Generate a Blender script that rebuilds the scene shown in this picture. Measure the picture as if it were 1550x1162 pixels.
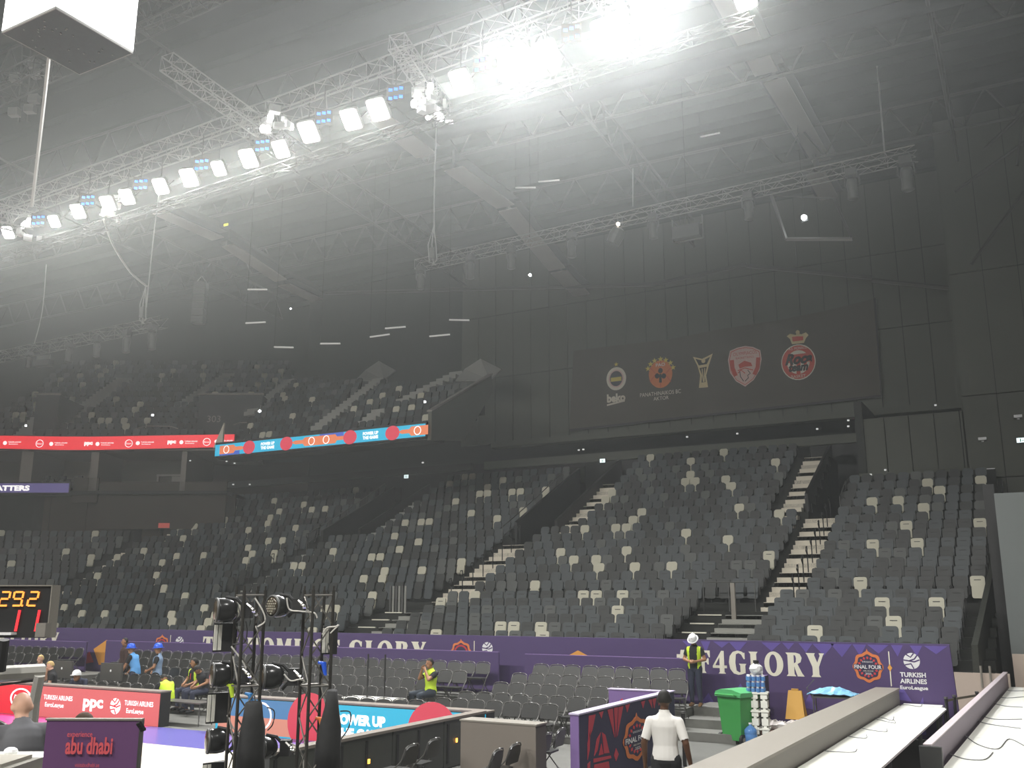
import bpy, math, random
import numpy as np
from mathutils import Vector, Matrix
from mathutils.geometry import tessellate_polygon
random.seed(7)
PI = math.pi
SC = bpy.context.scene
COL = SC.collection
for o in list(bpy.data.objects):
    bpy.data.objects.remove(o)

# ------------------------------------------------------------------ camera
FPX, HOR = 1450.0, 908.0
PITCH = math.atan((HOR - 581.0) / FPX)
YAW = math.radians(28.6)
CAM = Vector((0, 0, 3.0))
cd = bpy.data.cameras.new('camera')
cd.sensor_fit = 'HORIZONTAL'; cd.sensor_width = 36.0
cd.lens = 36.0 * FPX / 1550.0
cd.clip_start = 0.1; cd.clip_end = 400
cam = bpy.data.objects.new('camera', cd); COL.objects.link(cam)
cam.location = CAM
cam.rotation_euler = (PI / 2 + PITCH, 0, YAW)
SC.camera = cam
VF = Vector((-math.sin(YAW) * math.cos(PITCH), math.cos(YAW) * math.cos(PITCH), math.sin(PITCH)))
VR = Vector((math.cos(YAW), math.sin(YAW), 0))
VU = VR.cross(VF)

def ray(x, y):
    return VF + VR * ((x - 775) / FPX) - VU * ((y - 581) / FPX)
def at_y(x, y, Y):
    r = ray(x, y); return CAM + r * (Y / r.y)
def at_x(x, y, X):
    r = ray(x, y); return CAM + r * (X / r.x)
def at_z(x, y, Z):
    r = ray(x, y); return CAM + r * ((Z - 3.0) / r.z)
def at_d(x, y, D):
    return CAM + ray(x, y) * D

# ------------------------------------------------------------------ view, world, lights
SC.view_settings.view_transform = 'Standard'
SC.view_settings.look = 'None'
SC.view_settings.gamma = 1.0
SC.view_settings.use_curve_mapping = False
SC.view_settings.exposure = 0.0
SC.cycles.volume_bounces = 0
SC.cycles.max_bounces = 4
SC.cycles.use_adaptive_sampling = True
SC.cycles.adaptive_threshold = 0.08
SC.cycles.adaptive_min_samples = 16
SC.cycles.diffuse_bounces = 2
SC.cycles.sample_clamp_indirect = 4.0
HAZE = 0.0038       # under the roof
HAZE_LOW = 0.0014   # nearer the floor
AMBIENT = 0.042
w = bpy.data.worlds.new('arena_air'); SC.world = w
w.use_nodes = True
bg = w.node_tree.nodes['Background']
bg.inputs[0].default_value = (0.93, 1.0, 0.93, 1)
bg.inputs[1].default_value = AMBIENT

def spot(name, loc, aim, power, size=70, color=(1, 0.985, 0.95), radius=0.35, blend=0.6):
    l = bpy.data.lights.new(name, 'SPOT'); l.energy = power; l.color = color
    l.spot_size = math.radians(size); l.spot_blend = blend; l.shadow_soft_size = radius
    o = bpy.data.objects.new(name, l); COL.objects.link(o)
    o.location = loc
    o.rotation_euler = (Vector(aim) - Vector(loc)).to_track_quat('-Z', 'Y').to_euler()
    return o
COURT_POWER = 2200
GLARE_POWER = 8500
# the other side of the lighting rig, over the camera's side of the court (out of frame)
for i in range(6):
    spot('court_spotlight', (-42 + i * 8.0, -7.5, 20), (-40 + i * 7.6, 14, 0), 8500, size=95, radius=0.6)
# added fill for the side walls and near tribune, no known lamps there
spot('fill_light', (2, 6, 19), (-2.0, 19, 0), 7500, size=90, radius=1.0)
spot('fill_light', (-30, 2, 21), (-46, 40, 9), 2500, size=80, radius=1.0)

# ------------------------------------------------------------------ materials
MATS = {}
def mat(name, color, rough=0.6, metal=0.0, emit=0.0, noise=0.0, scale=6.0, bump=0.0, spec=0.4, ecol=None):
    if name in MATS:
        return MATS[name]
    m = bpy.data.materials.new(name); m.use_nodes = True
    nt = m.node_tree; b = nt.nodes['Principled BSDF']
    c = (*color, 1)
    b.inputs['Base Color'].default_value = c
    b.inputs['Roughness'].default_value = rough
    b.inputs['Metallic'].default_value = metal
    b.inputs['Specular IOR Level'].default_value = spec
    if emit > 0:
        b.inputs['Emission Color'].default_value = (*(ecol or color), 1)
        b.inputs['Emission Strength'].default_value = emit
    if noise > 0 or bump > 0:
        tc = nt.nodes.new('ShaderNodeTexCoord')
        n = nt.nodes.new('ShaderNodeTexNoise'); n.inputs['Scale'].default_value = scale
        n.inputs['Detail'].default_value = 4
        nt.links.new(tc.outputs['Object'], n.inputs['Vector'])
        if noise > 0:
            mx = nt.nodes.new('ShaderNodeMix'); mx.data_type = 'RGBA'
            mx.inputs[6].default_value = tuple(max(0, v * (1 - noise)) for v in color) + (1,)
            mx.inputs[7].default_value = tuple(min(1, v * (1 + noise)) for v in color) + (1,)
            nt.links.new(n.outputs['Fac'], mx.inputs[0])
            nt.links.new(mx.outputs[2], b.inputs['Base Color'])
        if bump > 0:
            bp = nt.nodes.new('ShaderNodeBump'); bp.inputs['Strength'].default_value = bump
            bp.inputs['Distance'].default_value = 0.01
            nt.links.new(n.outputs['Fac'], bp.inputs['Height'])
            nt.links.new(bp.outputs['Normal'], b.inputs['Normal'])
    MATS[name] = m
    return m

M_FLOOR = mat('grey_floor_carpet', (.13, .13, .118), .9, noise=.12, scale=3)
M_COURT = mat('court_cream_lacquer', (.86, .80, .66), .28, noise=.04, scale=2)
M_COURTP = mat('court_violet_paint', (.13, .12, .40), .3)
M_COURTK = mat('court_pink_paint', (.80, .07, .30), .3)
M_RISER = mat('riser_carpet', (.15, .15, .135), .9, noise=.15, scale=8)
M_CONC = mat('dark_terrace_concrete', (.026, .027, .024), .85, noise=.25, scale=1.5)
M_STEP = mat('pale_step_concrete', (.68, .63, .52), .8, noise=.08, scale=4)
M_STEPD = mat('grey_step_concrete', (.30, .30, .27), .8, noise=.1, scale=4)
M_BLACK = mat('matt_black', (.018, .018, .018), .6)
M_BLACKG = mat('gloss_black', (.02, .02, .02), .22)
M_DARK = mat('dark_wall_paint', (.035, .037, .033), .85, noise=.15, scale=.7)
M_PANEL = mat('acoustic_panel_grey', (.095, .10, .082), .85, noise=.12, scale=.8)
M_PANELL = mat('grey_cladding', (.15, .165, .16), .8, noise=.06, scale=.8)
M_BEIGE = mat('beige_partition', (.52, .43, .36), .8, noise=.04, scale=1)
M_ROOF = mat('roof_deck_grey', (.045, .048, .047), .9, noise=.2, scale=.4)
M_GIRD = mat('girder_grey', (.24, .215, .19), .7, noise=.1, scale=1)
M_STEEL = mat('truss_aluminium', (.30, .30, .285), .45, metal=.5)
M_STEELD = mat('dark_steel', (.11, .11, .105), .5, metal=.4)
M_PURP = mat('banner_purple', (.082, .052, .150), .75, noise=.06, scale=2)
M_PURPL = mat('banner_violet', (.125, .085, .33), .75)
M_PURPM = mat('panel_purple', (.20, .125, .31), .6)
M_LAV = mat('lavender_edge', (.52, .46, .62), .5)
M_CREAM = mat('cream_print', (.78, .75, .62), .7)
M_WHITE = mat('white_print', (.80, .80, .80), .6)
M_WHITEP = mat('white_laminate', (.88, .88, .80), .45, noise=.02, scale=3)
M_ORANGE = mat('orange_print', (.72, .33, .06), .6)
M_ORANGEL = mat('coral_print', (.70, .20, .06), .6)
M_RED = mat('red_print', (.62, .05, .06), .6)
M_NAVY = mat('navy_print', (.035, .03, .075), .6)
M_TAUPE = mat('taupe_laminate', (.19, .165, .14), .7, noise=.05, scale=3)
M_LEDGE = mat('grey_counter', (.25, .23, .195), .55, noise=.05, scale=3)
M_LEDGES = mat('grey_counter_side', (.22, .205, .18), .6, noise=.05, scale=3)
M_GREEN = mat('green_bin_plastic', (.05, .30, .07), .42, noise=.05, scale=5)
M_CHAIR = mat('black_chair_vinyl', (.030, .030, .028), .36)
M_CHAIRF = mat('chair_steel_grey', (.10, .097, .09), .38, metal=.3)
SEATC = [mat('seat_charcoal', (.024, .026, .024), .5), mat('seat_slate', (.044, .053, .056), .5),
         mat('seat_grey', (.085, .090, .084), .55), mat('seat_cream', (.52, .50, .39), .55)]
M_SLOT = mat('seat_label_slot', (.02, .02, .02), .6)
SKIN_D = mat('skin_dark', (.10, .045, .022), .55)
SKIN_M = mat('skin_brown', (.36, .18, .095), .55)
SKIN_L = mat('skin_light', (.62, .36, .25), .55)
M_HAIR = mat('dark_hair', (.012, .010, .008), .7)
M_LENS = mat('lamp_lens_lit', (1, 1, 1), .4, emit=22, ecol=(1, .99, .95))
M_LENSB = mat('blue_led_lit', (.1, .4, 1), .4, emit=1.3, ecol=(.01, .13, 1))
M_GLOWW = mat('white_led_screen', (1, 1, 1), .4, emit=1.6, ecol=(1, 1, .97))

# ------------------------------------------------------------------ mesh helpers
class MB:
    def __init__(s):
        s.v = []; s.f = []; s.mi = []
    def add(s, vs, fs, mi=0):
        n = len(s.v); s.v += [tuple(p) for p in vs]
        for f in fs:
            s.f.append(tuple(i + n for i in f)); s.mi.append(mi)
        return s
    def box(s, c, d, mi=0, rz=0, M=None):
        hx, hy, hz = d[0] / 2, d[1] / 2, d[2] / 2
        ps = [Vector((sx * hx, sy * hy, sz * hz)) for sz in (-1, 1) for sy in (-1, 1) for sx in (-1, 1)]
        if rz:
            R = Matrix.Rotation(rz, 3, 'Z'); ps = [R @ p for p in ps]
        if M is not None:
            ps = [M @ p for p in ps]
        c = Vector(c)
        return s.add([p + c for p in ps], [(0, 2, 3, 1), (4, 5, 7, 6), (0, 1, 5, 4), (2, 6, 7, 3), (0, 4, 6, 2), (1, 3, 7, 5)], mi)
    def bx(s, x0, x1, y0, y1, z0, z1, mi=0):
        return s.box(((x0 + x1) / 2, (y0 + y1) / 2, (z0 + z1) / 2), (abs(x1 - x0), abs(y1 - y0), abs(z1 - z0)), mi)
    def tube(s, pts, r, n=6, mi=0, cap=True):
        pts = [Vector(p) for p in pts]
        rs = r if isinstance(r, (list, tuple)) else [r] * len(pts)
        rings = []
        for i, p in enumerate(pts):
            a = pts[max(0, i - 1)]; b = pts[min(len(pts) - 1, i + 1)]
            t = (b - a).normalized()
            ref = Vector((0, 0, 1)) if abs(t.z) < .95 else Vector((1, 0, 0))
            u = t.cross(ref).normalized(); v = t.cross(u)
            rings.append([p + (u * math.cos(2 * PI * k / n) + v * math.sin(2 * PI * k / n)) * rs[i] for k in range(n)])
        vs = [q for rg in rings for q in rg]; fs = []
        for i in range(len(pts) - 1):
            for k in range(n):
                k2 = (k + 1) % n
                fs.append((i * n + k, (i + 1) * n + k, (i + 1) * n + k2, i * n + k2))
        if cap:
            fs.append(tuple(range(n))); fs.append(tuple((len(pts) - 1) * n + k for k in reversed(range(n))))
        return s.add(vs, fs, mi)
    def lathe(s, prof, c=(0, 0, 0), n=16, mi=0, M=None, cap=True):
        c = Vector(c); vs = []
        for r, z in prof:
            for k in range(n):
                p = Vector((r * math.cos(2 * PI * k / n), r * math.sin(2 * PI * k / n), z))
                vs.append((M @ p if M is not None else p) + c)
        fs = []
        for i in range(len(prof) - 1):
            for k in range(n):
                k2 = (k + 1) % n
                fs.append((i * n + k, i * n + k2, (i + 1) * n + k2, (i + 1) * n + k))
        if cap:
            fs.append(tuple(reversed(range(n)))); fs.append(tuple((len(prof) - 1) * n + k for k in range(n)))
        return s.add(vs, fs, mi)
    def prism(s, poly, z0, z1, mi=0, M=None, c=(0, 0, 0)):
        c = Vector(c); n = len(poly)
        ps = [Vector((x, y, z)) for z in (z0, z1) for x, y in poly]
        if M is not None: ps = [M @ p for p in ps]
        fs = [tuple(reversed(range(n))), tuple(range(n, 2 * n))]
        fs += [(i, (i + 1) % n, n + (i + 1) % n, n + i) for i in range(n)]
        return s.add([p + c for p in ps], fs, mi)
    def ell(s, c, r, n=12, m=8, mi=0, M=None):
        prof = [(max(1e-4, math.sin(PI * i / m)), -math.cos(PI * i / m)) for i in range(m + 1)]
        S = Matrix.Diagonal(Vector(r))
        if M is not None: S = M @ S
        return s.lathe(prof, c, n, mi, S, cap=False)
    def mesh(s, name, mats):
        me = bpy.data.meshes.new(name)
        me.from_pydata(s.v, [], s.f)
        for m in (mats if isinstance(mats, (list, tuple)) else [mats]):
            me.materials.append(m)
        if any(s.mi):
            me.polygons.foreach_set('material_index', s.mi)
        me.update()
        return me
    def build(s, name, mats, parent=None, loc=None, smooth=False):
        me = s.mesh(name, mats)
        if smooth:
            me.polygons.foreach_set('use_smooth', [True] * len(me.polygons))
        return put(name, me, parent, loc)

def put(name, me, parent=None, loc=None, rz=0):
    o = bpy.data.objects.new(name, me); COL.objects.link(o)
    if parent is not None: o.parent = parent
    if loc is not None: o.location = loc
    if rz: o.rotation_euler = (0, 0, rz)
    return o
def tag(o, label=None, cat=None, group=None, kind=None):
    if label: o['label'] = label
    if cat: o['category'] = cat
    if group: o['group'] = group
    if kind: o['kind'] = kind
    return o
def thing(name, label, cat, loc=(0, 0, 0), rz=0, group=None):
    o = bpy.data.objects.new(name, None); COL.objects.link(o)
    o.location = loc; o.rotation_euler = (0, 0, rz); o.empty_display_size = .2
    return tag(o, label, cat, group)
def struct(o):
    o['kind'] = 'structure'; return o
def sroot(name, loc=(0, 0, 0), rz=0):
    o = bpy.data.objects.new(name, None); COL.objects.link(o)
    o.location = loc; o.rotation_euler = (0, 0, rz); o['kind'] = 'structure'
    return o
ORD = ['first', 'second', 'third', 'fourth', 'fifth', 'sixth', 'seventh', 'eighth', 'ninth', 'tenth', 'eleventh', 'twelfth', 'thirteenth',
       'fourteenth', 'fifteenth', 'sixteenth', 'seventeenth', 'eighteenth', 'nineteenth', 'twentieth', 'twenty-first', 'twenty-second',
       'twenty-third', 'twenty-fourth', 'twenty-fifth', 'twenty-sixth', 'twenty-seventh', 'twenty-eighth', 'twenty-ninth', 'thirtieth',
       'thirty-first', 'thirty-second', 'thirty-third', 'thirty-fourth', 'thirty-fifth', 'thirty-sixth']

# flat artwork on a plane ------------------------------------------------------
class Plane:
    """origin, direction of u, direction of v; art stands proud along u x v"""
    def __init__(s, o, u, v=(0, 0, 1)):
        s.o = Vector(o); s.u = Vector(u).normalized(); s.v = Vector(v).normalized(); s.n = s.u.cross(s.v).normalized()
    def p(s, u, v, n=0):
        return s.o + s.u * u + s.v * v + s.n * n
    def hit(s, x, y):
        r = ray(x, y); t = (s.o - CAM).dot(s.n) / r.dot(s.n)
        q = CAM + r * t - s.o
        return (q.dot(s.u), q.dot(s.v))
def art(name, pl, shapes, m, parent=None, n=.012, th=.006, label=None):
    """shapes: list of lists of contours ([outer, hole, ...])"""
    mb = MB()
    for cs in shapes:
        if cs and not isinstance(cs[0], list): cs = [list(cs)]
        flat = [q for c in cs for q in c]
        tris = tessellate_polygon([[Vector((a, b, 0)) for a, b in c] for c in cs])
        k = len(flat)
        vs = [pl.p(a, b, n) for a, b in flat] + [pl.p(a, b, n - th) for a, b in flat]
        fs = []
        for t in tris:
            a, b, c = [Vector(flat[i]) for i in t]
            if (b - a).cross(c - a) < 0: t = (t[0], t[2], t[1])
            fs.append(tuple(t))
        off = 0
        for c in cs:
            for i in range(len(c)):
                j = (i + 1) % len(c)
                fs.append((off + i, off + i + k, off + j + k, off + j))
            off += len(c)
        mb.add(vs, fs)
    o = mb.build(name, m, parent)
    if label: o['label'] = label
    return o
def arts(name, pl, shapes, m, parent=None, **k):
    for sh in shapes: art(name, pl, [sh], m, parent, **k)
def ellipse(cu, cv, ru, rv, n=28, a0=0, a1=2 * PI):
    return [(cu + ru * math.cos(a0 + (a1 - a0) * k / n), cv + rv * math.sin(a0 + (a1 - a0) * k / n)) for k in range(n if a1 - a0 > 6.28 else n + 1)]
def rect(u0, v0, u1, v1):
    return [(u0, v0), (u1, v0), (u1, v1), (u0, v1)]
def star(cu, cv, r, k=5):
    return [(cu + (r if i % 2 == 0 else r * .42) * math.sin(PI * i / k), cv + (r if i % 2 == 0 else r * .42) * math.cos(PI * i / k)) for i in range(2 * k)]
def band(pts, w):
    """a thick open polyline as a closed contour"""
    L, R_ = [], []
    for i, (x, y) in enumerate(pts):
        a = pts[max(0, i - 1)]; b = pts[min(len(pts) - 1, i + 1)]
        dx, dy = b[0] - a[0], b[1] - a[1]; d = math.hypot(dx, dy) or 1
        L.append((x - dy / d * w / 2, y + dx / d * w / 2)); R_.append((x + dy / d * w / 2, y - dx / d * w / 2))
    return L + R_[::-1]
def text(name, body, pl, cu, cv, h, m, parent=None, n=.012, wide=None, bold=0.0, shear=0.0, align='C', th=.006, spacing=1.0, label=None):
    """flat lettering, cap height h, centred at cu, cv; wide = total width"""
    c = bpy.data.curves.new(name, 'FONT'); c.body = body; c.size = 1; c.resolution_u = 3
    c.offset = bold; c.shear = shear; c.space_character = spacing
    to = bpy.data.objects.new(name, c); COL.objects.link(to)
    dg = bpy.context.evaluated_depsgraph_get()
    me = bpy.data.meshes.new_from_object(to.evaluated_get(dg))
    bpy.data.objects.remove(to); bpy.data.curves.remove(c)
    n_v = len(me.vertices); co = np.empty(n_v * 3); me.vertices.foreach_get('co', co); co = co.reshape(-1, 3)
    x0, x1 = co[:, 0].min(), co[:, 0].max(); y0, y1 = co[:, 1].min(), co[:, 1].max()
    sv = h / (y1 - y0); su = (wide / (x1 - x0)) if wide else sv
    X = (co[:, 0] - (x0 + x1) / 2) * su + cu; Y = (co[:, 1] - (y0 + y1) / 2) * sv + cv
    if align == 'L': X += wide / 2 if wide else (x1 - x0) * su / 2
    out = np.array([tuple(pl.p(a, b, n)) for a, b in zip(X, Y)])
    me.vertices.foreach_set('co', out.ravel())
    me.materials.clear(); me.materials.append(m); me.name = name; me.update()
    if me.polygons and Vector(me.polygons[0].normal).dot(pl.n) < 0: me.flip_normals()
    o = put(name, me, parent)
    if label: o['label'] = label
    return o

# heavy display serif used on the banners, drawn by hand (unit height)
def _o(cx, rx, hx):
    return [ellipse(cx, .5, rx, .53, 28), ellipse(cx - .03, .5, hx, .40, 24)[::-1]]
GLY = {
 'F': (.66, [[[(0, 1), (.64, 1), (.64, .70), (.59, .70), (.50, .90), (.38, .90), (.38, .58), (.46, .56), (.52, .66), (.57, .66), (.57, .38), (.52, .38), (.46, .48), (.38, .47), (.38, .10), (.45, 0), (.02, 0), (.10, .10), (.10, .90)]]]),
 '4': (.66, [[[(.42, 1), (.54, 1), (.54, .36), (.66, .36), (.66, .24), (.54, .24), (.54, .08), (.60, 0), (.26, 0), (.32, .08), (.32, .24), (0, .24), (0, .34)], [(.32, .36), (.12, .36), (.32, .72)]]]),
 'G': (.80, [[[(.74, .95), (.74, .66), (.69, .66), (.58, .86), (.46, .92), (.34, .86), (.30, .50), (.34, .16), (.46, .08), (.52, .10), (.52, .38), (.46, .46), (.80, .46), (.75, .38), (.75, .06), (.58, 0), (.42, -.03), (.20, .03), (.05, .22), (0, .50), (.05, .78), (.20, .97), (.42, 1.03), (.60, .99), (.69, .93)]]]),
 'L': (.62, [[[(.02, 1), (.44, 1), (.37, .90), (.37, .10), (.48, .10), (.57, .34), (.62, .34), (.62, 0), (.02, 0), (.10, .10), (.10, .90)]]]),
 'O': (.84, [_o(.42, .42, .17)]),
 'R': (.80, [[[(.02, 1), (.46, 1), (.64, .95), (.72, .78), (.66, .60), (.52, .52), (.70, .14), (.80, 0), (.50, 0), (.37, .42), (.37, .10), (.44, 0), (.02, 0), (.10, .10), (.10, .90)], [(.37, .90), (.37, .54), (.45, .60), (.47, .76), (.44, .88)]]]),
 'Y': (.78, [[[(0, 1), (.40, 1), (.36, .92), (.48, .60), (.60, .90), (.56, 1), (.80, 1), (.74, .92), (.54, .42), (.54, .10), (.61, 0), (.19, 0), (.26, .10), (.26, .42), (.06, .92)]]]),
 'T': (.72, [[[(0, 1), (.72, 1), (.72, .66), (.67, .66), (.60, .88), (.50, .90), (.50, .10), (.57, 0), (.15, 0), (.22, .10), (.22, .90), (.12, .88), (.05, .66), (0, .66)]]]),
 'H': (.84, [[[(.02, 1), (.42, 1), (.36, .90), (.36, .58), (.50, .58), (.50, .90), (.44, 1), (.84, 1), (.77, .90), (.77, .10), (.84, 0), (.44, 0), (.50, .10), (.50, .46), (.36, .46), (.36, .10), (.42, 0), (.02, 0), (.09, .10), (.09, .90)]]]),
 'E': (.66, [[[(.02, 1), (.62, 1), (.62, .72), (.57, .72), (.49, .90), (.37, .90), (.37, .58), (.50, .58), (.50, .46), (.37, .46), (.37, .10), (.50, .10), (.60, .32), (.65, .32), (.64, 0), (.02, 0), (.09, .10), (.09, .90)]]]),
 'M': (1.0, [[[(.02, 1), (.34, 1), (.52, .44), (.68, 1), (1.0, 1), (.94, .90), (.94, .10), (1.0, 0), (.60, 0), (.66, .10), (.66, .66), (.46, 0), (.40, 0), (.18, .66), (.18, .10), (.25, 0), (.02, 0), (.08, .10), (.08, .90)]]]),
 'D': (.80, [[[(.02, 1), (.42, 1), (.66, .92), (.79, .70), (.81, .5), (.79, .30), (.66, .08), (.42, 0), (.02, 0), (.09, .10), (.09, .90)], [(.36, .90), (.36, .10), (.46, .16), (.53, .5), (.46, .84)]]]),
 'V': (.78, [[[(0, 1), (.38, 1), (.34, .92), (.48, .40), (.60, .90), (.56, 1), (.78, 1), (.73, .92), (.46, 0), (.34, 0), (.06, .92)]]]),
 'A': (.80, [[[(.32, 1), (.50, 1), (.76, .08), (.80, 0), (.42, 0), (.48, .08), (.45, .22), (.24, .22), (.21, .08), (.27, 0), (0, 0), (.05, .08)], [(.35, .68), (.27, .34), (.42, .34)]]]),
 'I': (.42, [[[(.0, 1), (.42, 1), (.35, .90), (.35, .10), (.42, 0), (.0, 0), (.07, .10), (.07, .90)]]]),
 '#': (.90, [[[(.24, 1), (.42, 1), (.40, .80), (.56, .80), (.58, 1), (.76, 1), (.72, .80), (.90, .80), (.90, .64), (.68, .64), (.65, .38), (.84, .38), (.84, .22), (.62, .22), (.60, 0), (.42, 0), (.46, .22), (.30, .22), (.26, 0), (.10, 0), (.12, .22), (0, .22), (0, .38), (.15, .38), (.18, .64), (.04, .64), (.04, .80), (.21, .80)], [(.36, .64), (.52, .64), (.49, .38), (.33, .38)]]]),
}
def display(name, body, pl, u0, v0, h, width, m, parent=None, clip=None):
    """hand-drawn lettering from u0 to u0+width with its baseline at v0"""
    adv = [(.42 if ch == ' ' else GLY[ch][0] + .10) for ch in body]
    k = width / (sum(adv) - .10); u = u0; shapes = []
    for ch, a in zip(body, adv):
        if ch != ' ':
            for cs in GLY[ch][1]:
                out = [[(u + x * k, v0 + y * h) for x, y in c] for c in cs]
                if clip is not None:
                    out = [clip_low(c, clip) for c in out]
                    out = [c for c in out if len(c) > 2]
                    if not out: continue
                shapes.append(out)
        u += a * k
    return art(name, pl, shapes, m, parent)
def clip_low(c, v):
    """keep what lies above v"""
    out = []
    for i in range(len(c)):
        a, b = c[i], c[(i + 1) % len(c)]
        if a[1] >= v: out.append(a)
        if (a[1] >= v) != (b[1] >= v):
            t = (v - a[1]) / (b[1] - a[1]); out.append((a[0] + (b[0] - a[0]) * t, v))
    return out
def ball_mark(cu, cv, r):
    """round league mark: a disc cut by a curved Y seam"""
    s = []
    s.append([ellipse(cu, cv, r, r, 24)])
    return s
def ball_seams(cu, cv, r):
    w = r * .16
    return [[band([(cu - r, cv + .1 * r), (cu - .3 * r, cv), (cu + .35 * r, cv + .25 * r), (cu + .7 * r, cv + .72 * r)], w)],
            [band([(cu - .3 * r, cv), (cu + .3 * r, cv - .1 * r), (cu + .95 * r, cv + .15 * r)], w)],
            [band([(cu - .85 * r, cv - .5 * r), (cu - .1 * r, cv - .35 * r), (cu + .2 * r, cv - .95 * r)], w)],
            [band([(cu - .6 * r, cv + .8 * r), (cu - .1 * r, cv + .45 * r), (cu + .3 * r, cv + .95 * r)], w)]]

# ================================================================== SETTING
floor = MB().bx(-75, 8, -4, 60, -.3, 0).build('floor', M_FLOOR); struct(floor)
# basketball court: cream playing surface, violet apron, pink corner
ct = thing('basketball_court', 'cream basketball court with violet and pink painted apron inside the boards', 'court')
MB().bx(-44, -11.2, -2, 15.2, .001, .03).build('playing_surface', M_COURT, ct)
MB().bx(-19.3, -10.2, 15.2, 17.2, .001, .032).bx(-11.2, -10.2, -2, 15.2, .001, .032).build('violet_apron', M_COURTP, ct)
MB().bx(-21.6, -19.3, 15.2, 17.2, .001, .032).bx(-44, -21.6, 15.2, 17.2, .001, .030).build('pink_apron', M_COURTK, ct)

# seating bowl -------------------------------------------------------------
CX, CY, R0, YF = -41.0, 20.0, 8.05, 28.05
def low(k): return .85 * k, 1.20 + .26 * k
def upp(j): return 6.15 + .85 * j, 2.91 + .34 * j + .004 * j * j
def bowl(s, d):
    """point of the bowl: s metres along the front row from X=0, d metres behind it"""
    if s <= 41.0:
        return Vector((-s, YF + d, 0)), 0.0
    th = (s - 41.0) / R0
    return Vector((CX - (R0 + d) * math.sin(th), CY + (R0 + d) * math.cos(th), 0)), th
def S_(deg): return 41.0 + math.radians(deg) * R0
def profile(jmax, d_end, z_end):
    """floor outline of the terrace: (d, z) upwards"""
    p = [(-.42, 0.0), (-.42, low(0)[1])]
    for k in range(1, 6):
        d, z = low(k); p += [(d - .40, p[-1][1]), (d - .40, z)]
    p += [(4.95, p[-1][1]), (4.95, 2.62)]
    for j in range(0, jmax + 1):
        d, z = upp(j); p += [(d - .40, p[-1][1]), (d - .40, z)]
    p += [(d_end, p[-1][1]), (d_end, z_end), (d_end + .15, z_end), (d_end + .15, 0)]
    return p
def sweep(prof, s0, s1, name, m, parent):
    n = 1 if s1 <= 41 else max(2, int((s1 - s0) / .8))
    ss = [s0 + (s1 - s0) * i / n for i in range(n + 1)]
    if s0 < 41 < s1: ss = sorted(ss + [41.0])
    mb = MB(); k = len(prof)
    vs = []
    for s in ss:
        for d, z in prof:
            p, _ = bowl(s, d); vs.append((p.x, p.y, z))
    fs = []
    for i in range(len(ss) - 1):
        for a in range(k):
            b = (a + 1) % k
            fs.append((i * k + a, i * k + b, (i + 1) * k + b, (i + 1) * k + a))
    fs.append(tuple(reversed(range(k)))); fs.append(tuple((len(ss) - 1) * k + a for a in range(k)))
    mb.add(vs, fs)
    return mb.build(name, m, parent)
terr = sroot('seating_terrace')
# (s from, s to, top row, depth of the end wall, its height)
SECT = [('s1', 1.35, 7.3, 12, 17.3, 8.4), ('s2', 8.7, 20.95, 17, 22.2, 11.0), ('s3', 22.25, 32.85, 16, 21.2, 10.6),
        ('s4', 34.15, S_(13.2), 15, 20.4, 10.2), ('s5', S_(19.6), S_(88), 9, 14.6, 7.2)]
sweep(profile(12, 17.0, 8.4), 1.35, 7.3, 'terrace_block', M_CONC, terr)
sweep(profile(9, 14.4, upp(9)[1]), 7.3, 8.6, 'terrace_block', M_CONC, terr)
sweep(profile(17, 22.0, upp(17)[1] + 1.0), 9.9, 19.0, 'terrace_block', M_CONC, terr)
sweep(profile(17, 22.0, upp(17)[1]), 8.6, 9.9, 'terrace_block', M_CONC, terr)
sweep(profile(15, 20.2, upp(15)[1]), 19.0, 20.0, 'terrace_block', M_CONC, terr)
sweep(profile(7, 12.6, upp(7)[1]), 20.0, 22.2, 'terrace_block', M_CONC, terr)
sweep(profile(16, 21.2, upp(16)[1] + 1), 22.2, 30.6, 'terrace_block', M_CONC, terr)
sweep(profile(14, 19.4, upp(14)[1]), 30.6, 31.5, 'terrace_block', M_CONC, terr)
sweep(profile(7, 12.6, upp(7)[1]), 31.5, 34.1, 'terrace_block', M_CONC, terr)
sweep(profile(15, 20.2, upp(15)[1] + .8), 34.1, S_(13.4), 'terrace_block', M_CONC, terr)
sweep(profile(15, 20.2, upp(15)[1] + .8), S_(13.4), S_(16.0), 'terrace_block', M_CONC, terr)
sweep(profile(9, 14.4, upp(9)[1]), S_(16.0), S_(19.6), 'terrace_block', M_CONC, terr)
sweep(profile(9, 14.4, 9.6), S_(19.6), S_(88), 'terrace_block', M_CONC, terr)
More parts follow.
